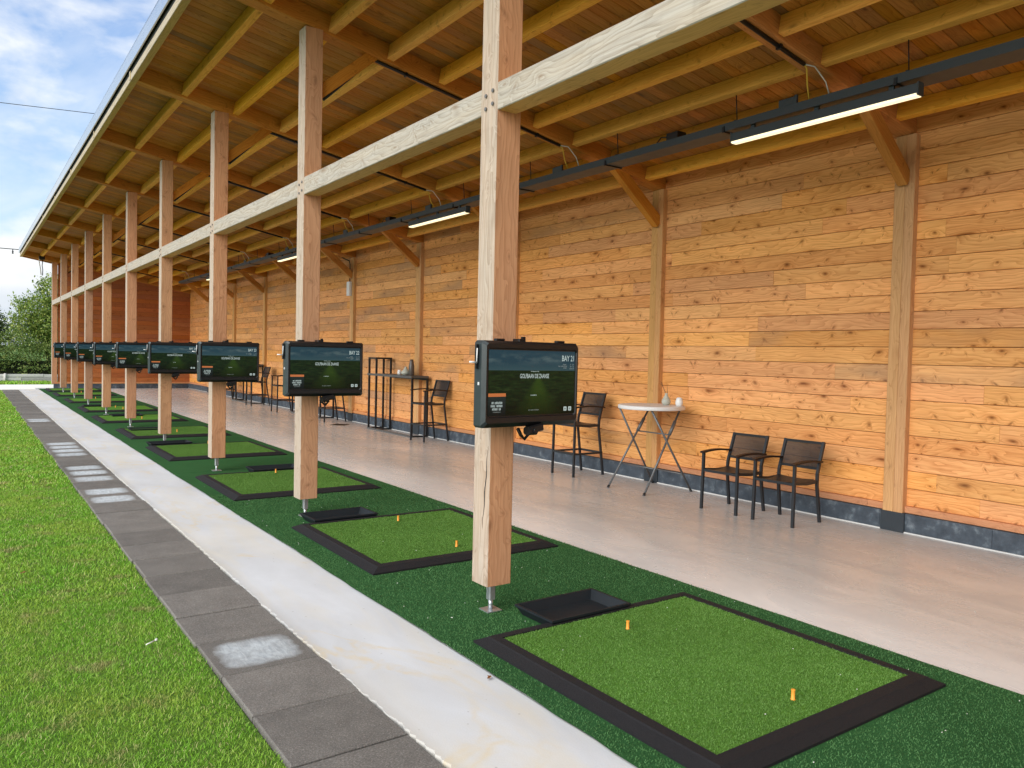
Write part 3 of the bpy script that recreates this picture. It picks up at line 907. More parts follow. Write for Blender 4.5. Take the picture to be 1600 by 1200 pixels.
# rafters, with conduit on the underside
def rafter(y, x0, x1, w=0.16):
    b = MB()
    b.bar((x0, y, zp(x0) + 0.062), (x1, y, zp(x1) + 0.062), w, 0.175, (0, 0, 1), 0.005)
    return spart('rafter', b, 'rafter_wood')
for k in range(K0, NP):
    y = YK(k)
    rf = rafter(y, 1.60, 7.06)
    if k < NP - 1:
        zb = lambda x: zp(x) - 0.026
        b = MB()
        lo = [(2.66, y - .02, 3.865), (3.07, y - .02, 4.275)]
        b.tube([(2.665, y - .02, 3.86), (3.03, y - .02, 4.225), (3.11, y - .02, zb(3.11) - .018), (3.25, y - .02, zb(3.25) - .016), (5.42, y - .02, zb(5.42) - .016)], 0.017, 8)
        for xx in (3.5, 4.3, 5.1):
            b.box((xx - .012, y - .045, zb(xx) - .036), (xx + .012, y + .005, zb(xx) + .002), 0)
        o = b.obj('conduit', 'black'); o.parent = rf
        b = MB()
        b.tube([(5.42, y - .02, zb(5.42) - .016), (5.47, y - .01, zb(5.42) - .035), (5.53, y + .02, 3.78), (5.62, y + .06, 3.69)], 0.0065, 6, 0)
        b.tube([(5.42, y - .02, zb(5.42) - .016), (5.52, y - .05, zb(5.42) - .02), (5.60, y - .10, 3.80), (5.63, y - .12, 3.69)], 0.0055, 6, 1)
        o = b.obj('cable', ['ycable', 'wcable']); o.parent = rf
rafter(YE - 0.06, 1.60, 7.06, 0.075)
# purlins
for i, x in enumerate([2.14, 2.735, 3.317, 3.88, 4.47, 5.05, 5.60, 6.17, 6.742]):
    b = MB()
    ys = [YB] + [YK(k) for k in range(K0, NP)] + [YE - .02]
    for a, c in zip(ys[:-1], ys[1:]):
        ja = random.uniform(-.004, .004)
        b.bar((x + ja, a + .001, zp(x) + .074), (x + ja, c - .001, zp(x) + .074), 0.07, 0.148, (0.18, 0, 1), 0.003)
    spart('purlin', b, 'purlin_wood')
# roof boards (run down the slope)
b = MB(); y = YB
up = (0.1832, 0, 1)
while y < YE:
    w = 0.118
    x = 1.53
    cuts = sorted([1.53, 7.12] + ([random.choice([2.735, 3.88, 5.05, 5.6])] if random.random() < .65 else []))
    for a, c in zip(cuts[:-1], cuts[1:]):
        b.bar((a + .0005, y + w / 2, zp(a) + 0.162), (c - .0005, y + w / 2, zp(c) + 0.162), w, 0.022, up, 0.004)
    y += w + 0.004
spart('roof_boards', b, 'roof_wood')
b = MB()
b.bar((1.60, (YB + YE) / 2, zp(1.60) + .205), (7.25, (YB + YE) / 2, zp(7.25) + .205), YE - YB + .06, 0.055, up, 0.0)
spart('roof_covering', b, 'gap')
# fascia beam in bay lengths, dark joint and metal edge
b = MB()
ys = [YB] + [YK(k) for k in range(K0, NP)] + [YE]
for a, c in zip(ys[:-1], ys[1:]):
    b.box((1.555, a + .003, zp(1.58) - 0.035), (1.628, c - .003, zp(1.58) + 0.048), 1, 0.004)
for a in ys[1:-1]:
    b.box((1.549, a - .03, zp(1.58) - 0.02), (1.556, a + .03, zp(1.58) + 0.075), 2)
spart('fascia', b, 'fascia_wood')
b = MB()
b.box((1.562, YB, zp(1.58) + 0.05), (1.60, YE, zp(1.58) + 0.148), 1)
spart('edge_membrane', b, 'gap')
b = MB()
b.box((1.525, YB - .02, zp(1.58) + 0.10), (1.540, YE + .02, zp(1.58) + 0.262), 1)
b.box((1.525, YB - .02, zp(1.58) + 0.247), (1.66, YE + .02, zp(1.58) + 0.262), 1)
spart('roof_edge_trim', b, 'roofmetal')

# front posts
bay_x = {}
for k in range(K0, NP):
    y = YK(k); corner = (k == NP - 1)
    b = MB()
    zb = 0.19 if not corner else 0.178
    w = PW if k % 2 == 0 else PW - 0.004
    lean = random.uniform(-.006, .006) if k not in (0,) else 0.0
    b.bar((PXC, y, zb), (PXC + lean, y, zp(PXC) - 0.028), w, w, (0, 1, 0), 0.005)
    if k in (0, 1, 3, 4):
        # a drying crack near the front corner
        z0_, z1_ = (0.52, 1.02) if k == 0 else (random.uniform(.3, 1.6), random.uniform(1.9, 2.6))
        pts = []
        n = 14
        for i in range(n + 1):
            t = i / n
            pts.append((PXC - w / 2 - .0004, y - w / 2 + 0.062 - 0.045 * t + 0.004 * math.sin(t * 17), z0_ + (z1_ - z0_) * t))
        for i in range(n):
            wd0 = 0.0045 * math.sin(math.pi * (i / n)) + .0004; wd1 = 0.0045 * math.sin(math.pi * ((i + 1) / n)) + .0004
            p, q = pts[i], pts[i + 1]
            b.quad((p[0], p[1] + wd0, p[2]), (p[0], p[1] - wd0, p[2]), (q[0], q[1] - wd1, q[2]), (q[0], q[1] + wd1, q[2]), None, .5, 1)
    po = spart('post', b, ['post_wood', 'gap'])
    if not corner:
        f = MB()
        f.box((PXC - .021, y - .021, 0.085), (PXC + .021, y + .021, 0.186), 2, 0.004)
        f.tube([(PXC, y, 0.022), (PXC, y, 0.09)], 0.014, 10)
        f.box((PXC - .05, y - .05, 0.0185), (PXC + .05, y + .05, 0.026), 0, 0.002)
        f.box((PXC - .06, y - .06, 0.184), (PXC + .06, y + .06, 0.191), 0)
        o = f.obj('post_foot', 'steel'); o.parent = po
    for dy, zz_ in ((-.045, 3.00), (.028, 2.985), (-.045, 3.075), (.028, 3.06)):
        bl = MB()
        bl.tube([(PXC - w / 2 - .009, y + dy, zz_), (PXC - w / 2 + .002, y + dy, zz_)], 0.0115, 6, sm=False)
        o = bl.obj('bolt', 'bolt'); o.parent = po
    # brace from post to rafter, inward
    if not corner:
        b = MB()
        b.bar((2.62, y, 3.905), (3.155, y, zp(3.155) + 0.0), 0.09, 0.105, (0, 0, 1), 0.004)
        spart('post_brace', b, 'rafter_wood')
# front rail between posts
for k in range(K0, NP - 1):
    b = MB()
    a, c = YK(k) + PW / 2 + .002, YK(k + 1) - PW / 2 - .002
    b.bar((2.543, a, 3.036), (2.543, c, 3.036 + random.uniform(-.003, .003)), 0.135, 0.158, (0, 0, 1), 0.005)
    spart('rail', b, 'rail_wood')

# ------------------------------------------------------------------ cable tray and lamps
t = thing('cable_tray', 'long dark grey cable tray hung on thin rods below the roof', 'cable tray', (5.7, Y0, 3.63))
def tpart(name, mb, mat):
    o = mb.obj(name, mat); o.parent = t; o.location = (-5.7, -Y0, -3.63); return o
TY0, TY1 = -6.0, 27.3
b = MB()
b.box((5.60, TY0, 3.630), (5.82, TY1, 3.636), 1)
b.box((5.598, TY0, 3.6305), (5.606, TY1, 3.70), 1)
b.box((5.814, TY0, 3.6305), (5.822, TY1, 3.70), 1)
tpart('channel', b, 'tray')
yb = 3.20
for i in range(-5, 15):
    y = yb + 1.625 * i
    if y > 27.2 or y < TY0: continue
    b = MB()
    b.box((5.588, y - .012, 3.618), (5.832, y + .012, 3.629), 0)
    b.box((5.588, y - .012, 3.629), (5.597, y + .012, 3.672), 2)
    b.box((5.823, y - .012, 3.629), (5.832, y + .012, 3.672), 2)
    tpart('bracket', b, 'black')
for i in range(-5, 15):
    y = 3.12 + 1.5815 * i
    if y > 27 or y < TY0: continue
    b = MB()
    b.tube([(5.61, y, zp(5.60) + 0.0), (5.63, y, 3.70)], 0.005, 6)
    b.box((5.60, y - .01, 3.700), (5.72, y + .01, 3.708), 0)
    tpart('hanging_rod', b, 'black')
for y, kind in ((5.52, 0), (4.14, 1), (7.30, 1), (11.9, 0), (10.45, 1), (13.6, 1), (18.2, 0), (16.8, 1), (19.9, 1)):
    b = MB()
    if kind == 0:
        b.box((5.62, y - .10, 3.701), (5.74, y + .05, 3.775), 1, 0.006)
        b.tube([(5.62, y + .05, 3.74), (5.62, y + .12, 3.75), (5.63, y + .2, 3.70)], 0.006, 6)
        tpart('junction_box', b, 'black')
    else:
        b.box((5.606, y - .06, 3.700), (5.618, y + .10, 3.765), 1, 0.004)
        b.box((5.60, y - .08, 3.700), (5.625, y - .06, 3.772), 2)
        tpart('junction_box', b, 'tray')
lname = ['nearest lit linear lamp under the cable tray, above the two low chairs',
         'lit linear lamp under the cable tray, seen between the first and second posts',
         'lit linear lamp under the cable tray, half hidden by the second post',
         'farthest lit linear lamp under the cable tray, close to the end wall']
for i in range(4):
    y0 = 3.04 + 6.33 * i; y1 = y0 + 1.70
    L = thing('linear_lamp', lname[i], 'lamp', (5.64, (y0 + y1) / 2, 3.51), 'linear lamps under the cable tray')
    h = (y1 - y0) / 2
    b = MB()
    b.box((-.036, -h, 0.004), (.036, h, 0.088), 1, 0.004)
    b.box((-.040, -h - .012, -.001), (.040, -h, 0.095), 2, 0.003)
    b.box((-.040, h, -.001), (.040, h + .012, 0.095), 2, 0.003)
    for yy in (-h * .75, 0, h * .75):
        b.box((-.012, yy - .02, 0.088), (.012, yy + .02, 0.119), 2)
    b.obj('lamp_housing', 'tray', L)
    b = MB(); b.box((-.031, -h + .002, -0.004), (.031, h - .002, 0.003), 1)
    b.box((-.0385, -h + .002, 0.0), (-.0362, h - .002, 0.012), 1)
    b.obj('diffuser', 'lamp', L)

# ------------------------------------------------------------------ wall box
w = thing('wall_box', 'small white box with a cable on a wall post below its brace', 'box', (6.93, 16.56, 2.95))
b = MB(); b.box((-.03, -.07, -.155), (.045, .07, .155), 2, 0.012); b.obj('housing', 'white', w)
b = MB(); b.tube([(0.02, 0.0, 0.155), (0.02, 0.0, 0.55), (0.0, 0.0, 0.62), (-.18, 0, 0.68)], 0.012, 8); b.obj('cable', 'black', w)

# ------------------------------------------------------------------ monitors
def text_mesh(st, x, z, hgt, wid, al, name, mat):
    """one line of flat lettering fitted to a height and a width"""
    mb = MB()
    cu = bpy.data.curves.new('txt', 'FONT'); cu.body = st; cu.size = 1.0; cu.resolution_u = 3; cu.offset = 0.012
    ob = bpy.data.objects.new('txt', cu)
    me = bpy.data.meshes.new_from_object(ob)
    co = np.array([v.co[:] for v in me.vertices])
    lo, hi = co.min(0), co.max(0)
    sx, sz = wid / (hi[0] - lo[0]), hgt / (hi[1] - lo[1])
    x0 = {'CENTER': x - wid / 2, 'RIGHT': x - wid, 'LEFT': x}[al]
    for c in co:
        mb.v.append(Vector((x0 + (c[0] - lo[0]) * sx, -0.0016, z - hgt / 2 + (c[1] - lo[1]) * sz)))
    for p in me.polygons:
        mb.face(list(p.vertices))
    bpy.data.objects.remove(ob); bpy.data.curves.remove(cu); bpy.data.meshes.remove(me)
    return mb.mesh(name, mat)

SX0, SX1, SZ0, SZ1 = -0.326, 0.326, -0.178, 0.194     # screen in monitor coordinates
def make_monitor(label):
    r = thing('bay_monitor', label, 'monitor', (0, 0, 0), 'bay monitors on the front posts')
    b = MB()
    # casing: back box and chamfered front
    x0, x1, z0, z1 = -0.362, 0.362, -0.245, 0.245
    yb, yf, ys_ = 0.058, -0.056, -0.030
    def rect(y, ix, iz0, iz1):
        i = len(b.v); c = 0.014
        xs0, xs1, zs0, zs1 = x0 + ix, x1 - ix, z0 + iz0, z1 - iz1
        for px_, pz_ in ((xs0 + c, zs0), (xs1 - c, zs0), (xs1, zs0 + c), (xs1, zs1 - c), (xs1 - c, zs1), (xs0 + c, zs1), (xs0, zs1 - c), (xs0, zs0 + c)):
            b.v.append(Vector((px_, y, pz_)))
        return i
    def loft(i, j, side=0):
        for k in range(8):
            k2 = (k + 1) % 8
            mi = 1 if k in (6, 5, 7) else 0
            b.face((i + k, i + k2, j + k2, j + k), None, .5, mi)
    A = rect(yb, .03, .03, .03); B_ = rect(0.035, 0.0, 0.0, 0.0); C_ = rect(ys_, 0.0, 0.0, 0.0); E_ = rect(yf, .016, .026, .016)
    F_ = rect(yf, .025, .056, .040); G_ = rect(yf + .008, .029, .060, .044)
    b.face([A + k for k in range(8)][::-1])
    loft(B_, A); loft(C_, B_); loft(E_, C_)
    for i, j in ((F_, E_), (G_, F_)):
        for k in range(8):
            k2 = (k + 1) % 8
            b.face((i + k, i + k2, j + k2, j + k))
    b.face([G_ + k for k in range(8)])
    b.obj('casing', ['casing', 'casing_side'], r)
    # screen
    b = MB()
    yq = yf + .0065
    b.quad((SX0, yq, SZ0), (SX1, yq, SZ0), (SX1, yq, SZ1), (SX0, yq, SZ1), [(0, 0), (1, 0), (1, 1), (0, 1)])
    scr = b.obj('screen', 'screen', r)
    W, H = SX1 - SX0, SZ1 - SZ0
    X = lambda u: SX0 + W * u
    Z = lambda v: SZ0 + H * v
    for st, u, v, hg, wd_, al in (('GOLFBAAN DE ZAANSE', .513, .605, .026, .220, 'CENTER'),):
        link('lettering', text_mesh(st, X(u), Z(v), hg, wd_, al, 'lettering', 'text'), scr, (0, yq, 0))
    link('small_print', text_mesh('Welkom bij', X(.513), Z(.675), .0075, .062, 'CENTER', 'small_print', 'text'), scr, (0, yq, 0))
    # lines too small to read in the photograph: rows of tiny strokes
    gl = random.Random(3)
    def scribble(u, v, hg, wd_, al, mat):
        mb = MB(); x0 = {'CENTER': X(u) - wd_ / 2, 'RIGHT': X(u) - wd_}[al]; x = 0.0
        while x < wd_:
            cw = hg * gl.uniform(.35, .6)
            if gl.random() > .13:
                for q in (0, cw * .62):
                    mb.quad((x0 + x + q, -.0016, Z(v) - hg / 2), (x0 + x + q + hg * .16, -.0016, Z(v) - hg / 2), (x0 + x + q + hg * .16, -.0016, Z(v) + hg / 2), (x0 + x + q, -.0016, Z(v) + hg / 2))
                zb_ = Z(v) + gl.choice((-.5, -.1, .3)) * hg
                mb.quad((x0 + x, -.0017, zb_), (x0 + x + cw * .7, -.0017, zb_), (x0 + x + cw * .7, -.0017, zb_ + hg * .2), (x0 + x, -.0017, zb_ + hg * .2))
            x += cw + hg * .12
        o = mb.obj('small_print', mat, scr); o.location = (0, yq, 0)
    scribble(.090, .197, .0125, .068, 'CENTER', 'text'); scribble(.090, .150, .0125, .080, 'CENTER', 'text'); scribble(.090, .102, .0125, .060, 'CENTER', 'text')
    scribble(.090, .058, .005, .062, 'CENTER', 'textdim'); scribble(.895, .790, .0065, .030, 'RIGHT', 'textdim'); scribble(.895, .762, .0065, .066, 'RIGHT', 'textdim'); scribble(.895, .735, .0065, .030, 'RIGHT', 'textdim')
    scribble(.985, .790, .009, .030, 'RIGHT', 'textdim'); scribble(.985, .755, .0065, .030, 'RIGHT', 'textdim'); scribble(.985, .725, .0065, .034, 'RIGHT', 'textdim')
    scribble(.505, .305, .006, .046, 'CENTER', 'text'); scribble(.505, .074, .006, .080, 'CENTER', 'textdim')
    b = MB()
    b.quad((X(.0), -.0012, Z(.292)), (X(.190), -.0012, Z(.292)), (X(.190), -.0012, Z(.342)), (X(.0), -.0012, Z(.342)))
    o = b.obj('banner', 'banner', scr); o.location = (0, yq, 0)
    for u in (.888, .946):
        b = MB(); s_ = .0125
        cx_, cz_ = X(u), Z(.078); c = .003; y_ = -.0014
        ring = [(-s_ + c, -s_), (s_ - c, -s_), (s_, -s_ + c), (s_, s_ - c), (s_ - c, s_), (-s_ + c, s_), (-s_, s_ - c), (-s_, -s_ + c)]
        inn = [(q[0] * .42, q[1] * .42) for q in ring]
        i = len(b.v)
        for q in ring + inn: b.v.append(Vector((cx_ + q[0], y_, cz_ + q[1])))
        for k in range(8):
            b.face((i + k, i + (k + 1) % 8, i + 8 + (k + 1) % 8, i + 8 + k))
        b.quad((cx_ - .002, y_, cz_ - .0035), (cx_ + .002, y_, cz_ - .0035), (cx_ + .002, y_, cz_ + .0035), (cx_ - .002, y_, cz_ + .0035))
        o = b.obj('screen_button', 'text', scr); o.location = (0, yq, 0)
    # camera eye under the casing
    b = MB()
    b.bar((-.02, -.035, -.269), (.075, -.035, -.252), .055, .044, (0, 0, 1), .008)
    b.bar((-.03, -.035, -.274), (.03, -.035, -.274), .06, .046, (0, 0, 1), .012)
    b.tube([(.012, -.064, -.272), (.012, -.072, -.272)], 0.016, 14)
    b.obj('camera_eye', 'black', r)
    # top clips
    for px_ in (-.215, .245):
        b = MB(); b.box((px_ - .028, -.012, .2455), (px_ + .028, .02, .258), 0, .004)
        b.obj('clip', 'black', r)
    b = MB(); b.box((-.05, .03, .2), (.005, .11, .262), 2, .005); b.box((-.02, .03, .262), (.0, .05, .275), 2)
    b.box((-.12, .058, -.12), (.12, .11, .12), 0)
    b.obj('wall_mount', 'black', r)
    # hook latch at the left side
    b = MB()
    b.box((-.382, -.004, .085), (-.3625, .010, .222), 2, .003, mi=1)
    b.tube([(-.378, -.01, .200), (-.382, -.012, .118)], .0035, 6)
    b.tube([(-.382, -.012, .120), (-.430, -.014, .124)], .0055, 6)
    b.box((-.369, -.016, -.005), (-.3622, -.008, .012), 2)
    b.obj('latch', ['white', 'black'], r)
    # power lead loop behind
    b = MB()
    b.tube([(.055, .05, -.22), (.07, .06, -.30), (.045, .075, -.335), (.02, .08, -.31), (.0, .085, -.27)], .011, 8)
    b.obj('power_lead', 'black', r)
    return r
ordn = ['first', 'second', 'third', 'fourth', 'fifth', 'sixth', 'seventh', 'eighth', 'ninth', 'tenth']
mon_lab = ['black monitor reading BAY 21, nearest and largest, on the first post',
           'black monitor reading BAY 22, on the second post',
           'black monitor reading BAY 23, on the third post',
           'black monitor on the fourth post, with BAY 24 at its upper right']
proto = make_monitor(mon_lab[0])
mons = [proto]
for k in range(1, 9):
    c = copy_tree(proto)
    c['label'] = mon_lab[k] if k < 4 else 'black monitor on the %s post from the camera, overlapped by nearer monitors' % ordn[k]
    mons.append(c)
W, H = SX1 - SX0, SZ1 - SZ0
for k, c in enumerate(mons):
    c.location = (2.675, YK(k) - 0.168, 1.386) if k == 0 else (2.638, YK(k) - 0.208, 1.388)
    c.rotation_euler = (0, 0, 0.07 if k == 0 else random.uniform(-.012, .012))
    scr = [o for o in c.children if o.name.startswith('screen')][0]
    me = text_mesh('BAY %d' % (21 + k), SX0 + W * .985, SZ0 + H * .890, .034, .096, 'RIGHT', 'bay_number', 'text')
    link('bay_number', me, scr, (0, -0.0495, 0))

# ------------------------------------------------------------------ hitting mats, ball trays, tees
def mat_mesh():
    w, l = 1.60, 1.69
    b = MB()
    def ring(x0, y0, x1, y1, z):
        i = len(b.v)
        for p in ((x0, y0), (x1, y0), (x1, y1), (x0, y1)): b.v.append(Vector((p[0], p[1], z)))
        return i
    rs = [ring(0, 0, w, l, 0.0), ring(0, 0, w, l, 0.012), ring(.050, .050, w - .050, l - .050, .034), ring(.058, .058, w - .058, l - .058, .040), ring(.108, .120, w - .112, l - .112, .0415), ring(.108, .120, w - .112, l - .112, .030)]
    for i, j in zip(rs[:-1], rs[1:]):
        for k in range(4):
            k2 = (k + 1) % 4
            b.face((i + k, i + k2, j + k2, j + k))
    return b, (.109, .121, w - .113, l - .113)
mb_, inn = mat_mesh()
border_me = mb_.mesh('rubber_border', 'rubber')
b = MB()
x0, y0, x1, y1 = inn
b.quad((x0, y0, .034), (x1, y0, .034), (x1, y1, .034), (x0, y1, .034))
for (p, q) in (((x0, y0), (x1, y0)), ((x1, y0), (x1, y1)), ((x1, y1), (x0, y1)), ((x0, y1), (x0, y0))):
    b.quad((p[0], p[1], .025), (q[0], q[1], .025), (q[0], q[1], .034), (p[0], p[1], .034))
matturf_me = b.mesh('turf_surface', 'matturf')
def fibres(name, x0, y0, x1, y1, z, n, h, w, mat, keep=None, seed=1):
    g_ = np.random.default_rng(seed)
    px, py = g_.uniform(x0, x1, n), g_.uniform(y0, y1, n)
    if keep is not None:
        k_ = keep(px, py); px, py = px[k_], py[k_]; n = len(px)
    a, la = g_.uniform(0, 6.283, n), g_.uniform(0, 6.283, n)
    hh = h * g_.uniform(.6, 1.1, n); ln = hh * g_.uniform(.2, 1.1, n); ww = w * g_.uniform(.7, 1.3, n) / 2
    ca, sa = np.cos(a) * ww, np.sin(a) * ww
    lx, ly = np.cos(la) * ln, np.sin(la) * ln
    zz_ = np.full(n, z)
    V = np.stack([np.stack([px - ca, py - sa, zz_], 1), np.stack([px + ca, py + sa, zz_], 1),
                  np.stack([px + ca * .6 + lx, py + sa * .6 + ly, zz_ + hh], 1), np.stack([px - ca * .6 + lx, py - sa * .6 + ly, zz_ + hh], 1)], 1).reshape(-1, 3)
    return np_mesh(name, V, np.arange(n * 4).reshape(n, 4), mat, g_.random(n))
x0, y0, x1, y1 = inn
matfib_me = fibres('turf_fibres', x0, y0, x1, y1, .0335, 75000, .0070, .0028, 'fibre_mat', None, 5)
mat_near = [1.803, 4.92, 8.07, 11.32, 14.28, 17.43, 20.43, 23.86, 27.10, 29.85]
mat_x = [2.192, 2.268, 2.195, 2.225, 2.22, 2.19, 2.225, 2.24, 2.215, 2.20]
mat_rot = [0.0, -0.006, -0.004, 0.004, 0, 0.003, -.003, 0, .002, 0]
trays = [(2.935, 3.57, .012), (2.755, 6.73, .02), (3.15, 9.83, -.02), (2.58, 13.15, .03), (2.68, 15.55, 0), (2.84, 18.85, -.01), (2.64, 22.05, .02)]
for k in range(10):
    lab = ('green hitting mat with black rubber border, nearest to the camera in the foreground' if k == 0 else
           'green hitting mat with black rubber border, right behind the first post' if k == 1 else
           'farthest green hitting mat with black rubber border, by the end wall' if k == 9 else
           'green black-bordered hitting mat, %s from the camera, just past the %s post' % (ordn[k], ordn[k - 1]))
    m = thing('hitting_mat', lab, 'golf mat', (mat_x[k], mat_near[k], 0.0185), 'hitting mats along the turf strip', mat_rot[k])
    link('rubber_border', border_me, m); o = link('turf_surface', matturf_me, m)
    if k < 5:
        link('turf_fibres', matfib_me, o)['kind'] = 'stuff'
def off_mats(px, py):
    ok = np.ones(len(px), bool)
    for a, c in zip(mat_x, mat_near):
        ok &= ~((px > a - .01) & (px < a + 1.61) & (py > c - .01) & (py < c + 1.70))
    for a, c, _ in trays:
        ok &= ~((abs(px - a) < .30) & (abs(py - c) < .19))
    return ok & (abs(py - 7.32) > .010) & (abs(py - 1.0) > .01)

def tray_mesh():
    b = MB(); w, l, h = 0.60, 0.36, 0.062
    def ring(ix, z):
        i = len(b.v)
        for p in ((-w / 2 + ix, -l / 2 + ix), (w / 2 - ix, -l / 2 + ix), (w / 2 - ix, l / 2 - ix), (-w / 2 + ix, l / 2 - ix)): b.v.append(Vector((p[0], p[1], z)))
        return i
    rs = [ring(.035, 0.0), ring(.004, h - .012), ring(0, h - .012), ring(0, h), ring(.016, h), ring(.020, h - .01), ring(.048, .008)]
    b.face([rs[0] + k for k in range(4)][::-1])
    for i, j in zip(rs[:-1], rs[1:]):
        for k in range(4):
            k2 = (k + 1) % 4
            b.face((i + k, i + k2, j + k2, j + k))
    b.face([rs[-1] + k for k in range(4)])
    return b.mesh('ball_tray', 'traytub')
tray_me = tray_mesh()
tf = link('turf_pile', fibres('turf_pile', 2.05, .8, 4.0, 8.5, .0175, 170000, .0075, .0036, 'fibre_turf', off_mats, 6))
tf['kind'] = 'stuff'; tag(tf, 'short dark green artificial turf pile round the nearest hitting mats', 'artificial turf')
for k, (x, y, a) in enumerate(trays):
    o = link('ball_tray', tray_me, None, (x, y, 0.019)); o.rotation_euler = (0, 0, a)
    tag(o, ('black plastic ball tray beside the first post, touching the nearest mat' if k == 0 else
            'black plastic ball tray at the foot of the second post' if k == 1 else
            'black plastic ball tray to the right of the third post' if k == 2 else
            'black plastic ball tray at the foot of the %s post from the camera' % ordn[k]), 'ball tray', 'black ball trays beside the mats')
b = MB(); b.lathe([(.0115, 0), (.0115, .004), (.0088, .006), (.0085, .040), (.0098, .046), (.0095, .047), (.006, .044)], n=14)
tee_me = b.mesh('rubber_tee', 'tee')
tees = [(2.967, 3.13, 0, 'farther'), (2.974, 2.07, 0, 'nearer'), (3.125, 6.28, 1, 'farther'), (3.097, 5.21, 1, 'nearer'), (3.07, 9.50, 2, ''), (3.18, 12.85, 3, 'right'), (3.10, 12.90, 3, 'left'),
        (3.05, 14.9, 4, ''), (2.99, 17.95, 5, ''), (3.07, 20.9, 6, 'right'), (2.99, 21.5, 6, 'left'), (3.07, 24.4, 7, 'right'), (3.01, 25.3, 7, 'left'), (2.99, 28.5, 8, '')]
for x, y, k, s_ in tees:
    o = link('rubber_tee', tee_me, None, (x, y, 0.0525))
    where = 'the nearest hitting mat' if k == 0 else 'the hitting mat right behind the first post' if k == 1 else 'the %s hitting mat from the camera' % ordn[k]
    tag(o, ('orange tee on %s, the %s of two' % (where, s_)) if s_ else 'single orange tee on %s' % where, 'tee', 'orange tees on the mats')

# ------------------------------------------------------------------ chairs and stools (front faces -x)
def make_chair(name, label, cat, group, seat, arm, top, foot, depth, width=0.47, splay=0.0):
    r = thing(name, label, cat, (0, 0, 0), group)
    xf, xr = -depth / 2, depth / 2; hw = width / 2 - .015; t_ = .026
    lean = 0.10
    for s_ in (-1, 1):
        y = s_ * hw
        b = MB(); b.sqtube([(xf, y, 0), (xf + .01, y * .985, seat), (xf + .012, y * .985, arm - .012)], t_, t_, (0, 1, 0)); b.obj('leg', 'frame', r)
        # rear leg runs on as the back upright
        b = MB(); b.sqtube([(xr, y, 0), (xr - .055 - splay, y * .97, seat - .05), (xr - .05 - splay, y * .96, seat + .06), (xr - .05 - splay + lean, y * .95, top)], t_, t_, (0, 1, 0)); b.obj('leg', 'frame', r)
        b = MB()
        n = 8; pts = []
        for i in range(n + 1):
            q = i / n
            pts.append((xf - .02 + (depth + .02) * q, y * .985, arm + .018 * math.sin(math.pi * min(1, q * 1.05)) - .006))
        b.sqtube(pts, .046, .018, (0, 0, 1)); b.obj('armrest', 'arm', r)
    # seat rails + sling
    b = MB()
    for s_ in (-1, 1):
        y = s_ * (hw - .012)
        b.sqtube([(xf + .01, y, seat - .004), (0, y, seat - .022), (xr - .055 - splay, y, seat - .014)], .022, .03, (0, 0, 1))
    b.sqtube([(xf + .012, -hw, seat - .012), (xf + .012, hw, seat - .012)], .022, .026, (0, 0, 1))
    b.sqtube([(xr - .055 - splay, -hw, seat - .02), (xr - .055 - splay, hw, seat - .02)], .022, .026, (0, 0, 1))
    b.obj('seat_frame', 'frame', r)
    b = MB(); n = 10
    ws = hw - .022
    for i in range(n):
        for j in range(6):
            def P(i_, j_):
                u_ = i_ / n; v_ = j_ / 6
                x = xf + .0 + (xr - .07 - splay - xf) * u_; y = -ws + 2 * ws * v_
                z = seat + .008 - .022 * math.sin(math.pi * u_) * 1.0 - .012 * math.sin(math.pi * v_)
                return (x, y, z)
            b.quad(P(i, j), P(i + 1, j), P(i + 1, j + 1), P(i, j + 1))
    b.obj('seat', 'frame', r)
    # backrest: frame and mesh sling
    zb0 = seat + (top - seat) * 0.30
    xa = lambda z: xr - .05 - splay + lean * (z - seat - .06) / (top - seat - .06)
    for z in (zb0, top - .012):
        b = MB()
        b.sqtube([(xa(z), -hw * .95, z), (xa(z), hw * .95, z)], .022, .024, (0, 0, 1))
        b.obj('back_rail', 'frame', r)
    b = MB(); m_ = 6; ws = hw * .95 - .012
    for i in range(m_):
        for j in range(6):
            def P(i_, j_):
                u_ = i_ / m_; v_ = j_ / 6
                z = zb0 + (top - .012 - zb0) * u_; y = -ws + 2 * ws * v_
                return (xa(z) + .014 * math.sin(math.pi * v_), y, z)
            b.quad(P(i, j), P(i + 1, j), P(i + 1, j + 1), P(i, j + 1))
    b.obj('backrest', 'sling', r)
    if foot:
        b = MB()
        b.sqtube([(xf + .004, -hw, foot), (xf + .004, hw, foot)], .022, .026, (0, 0, 1))
        for s_ in (-1, 1):
            b.sqtube([(xf + .004, s_ * hw, foot), (xr - .02, s_ * hw * .98, foot)], .020, .024, (0, 0, 1))
        b.sqtube([(xr - .025, -hw, foot), (xr - .025, hw, foot)], .022, .026, (0, 0, 1))
        b.obj('footrest', 'frame', r)
    return r
ch = make_chair('armchair', 'left one of the two low black armchairs with mesh backs by the wall', 'chair', 'low armchairs by the wall', 0.415, 0.595, 0.775, 0, 0.455)
ch.location = (6.46, 5.30, 0); ch.rotation_euler = (0, 0, 0.03)
c2 = copy_tree(ch); c2.location = (6.475, 4.655, 0); c2.rotation_euler = (0, 0, 0.045); c2['label'] = 'right one of the two low black armchairs with mesh backs by the wall'
st = make_chair('bar_stool', 'black high bar stool with arms beside the round white table', 'bar stool', 'high bar stools by the wall', 0.672, 0.90, 1.075, 0.295, 0.50, 0.475, 0.03)
st.location = (6.585, 7.99, 0)
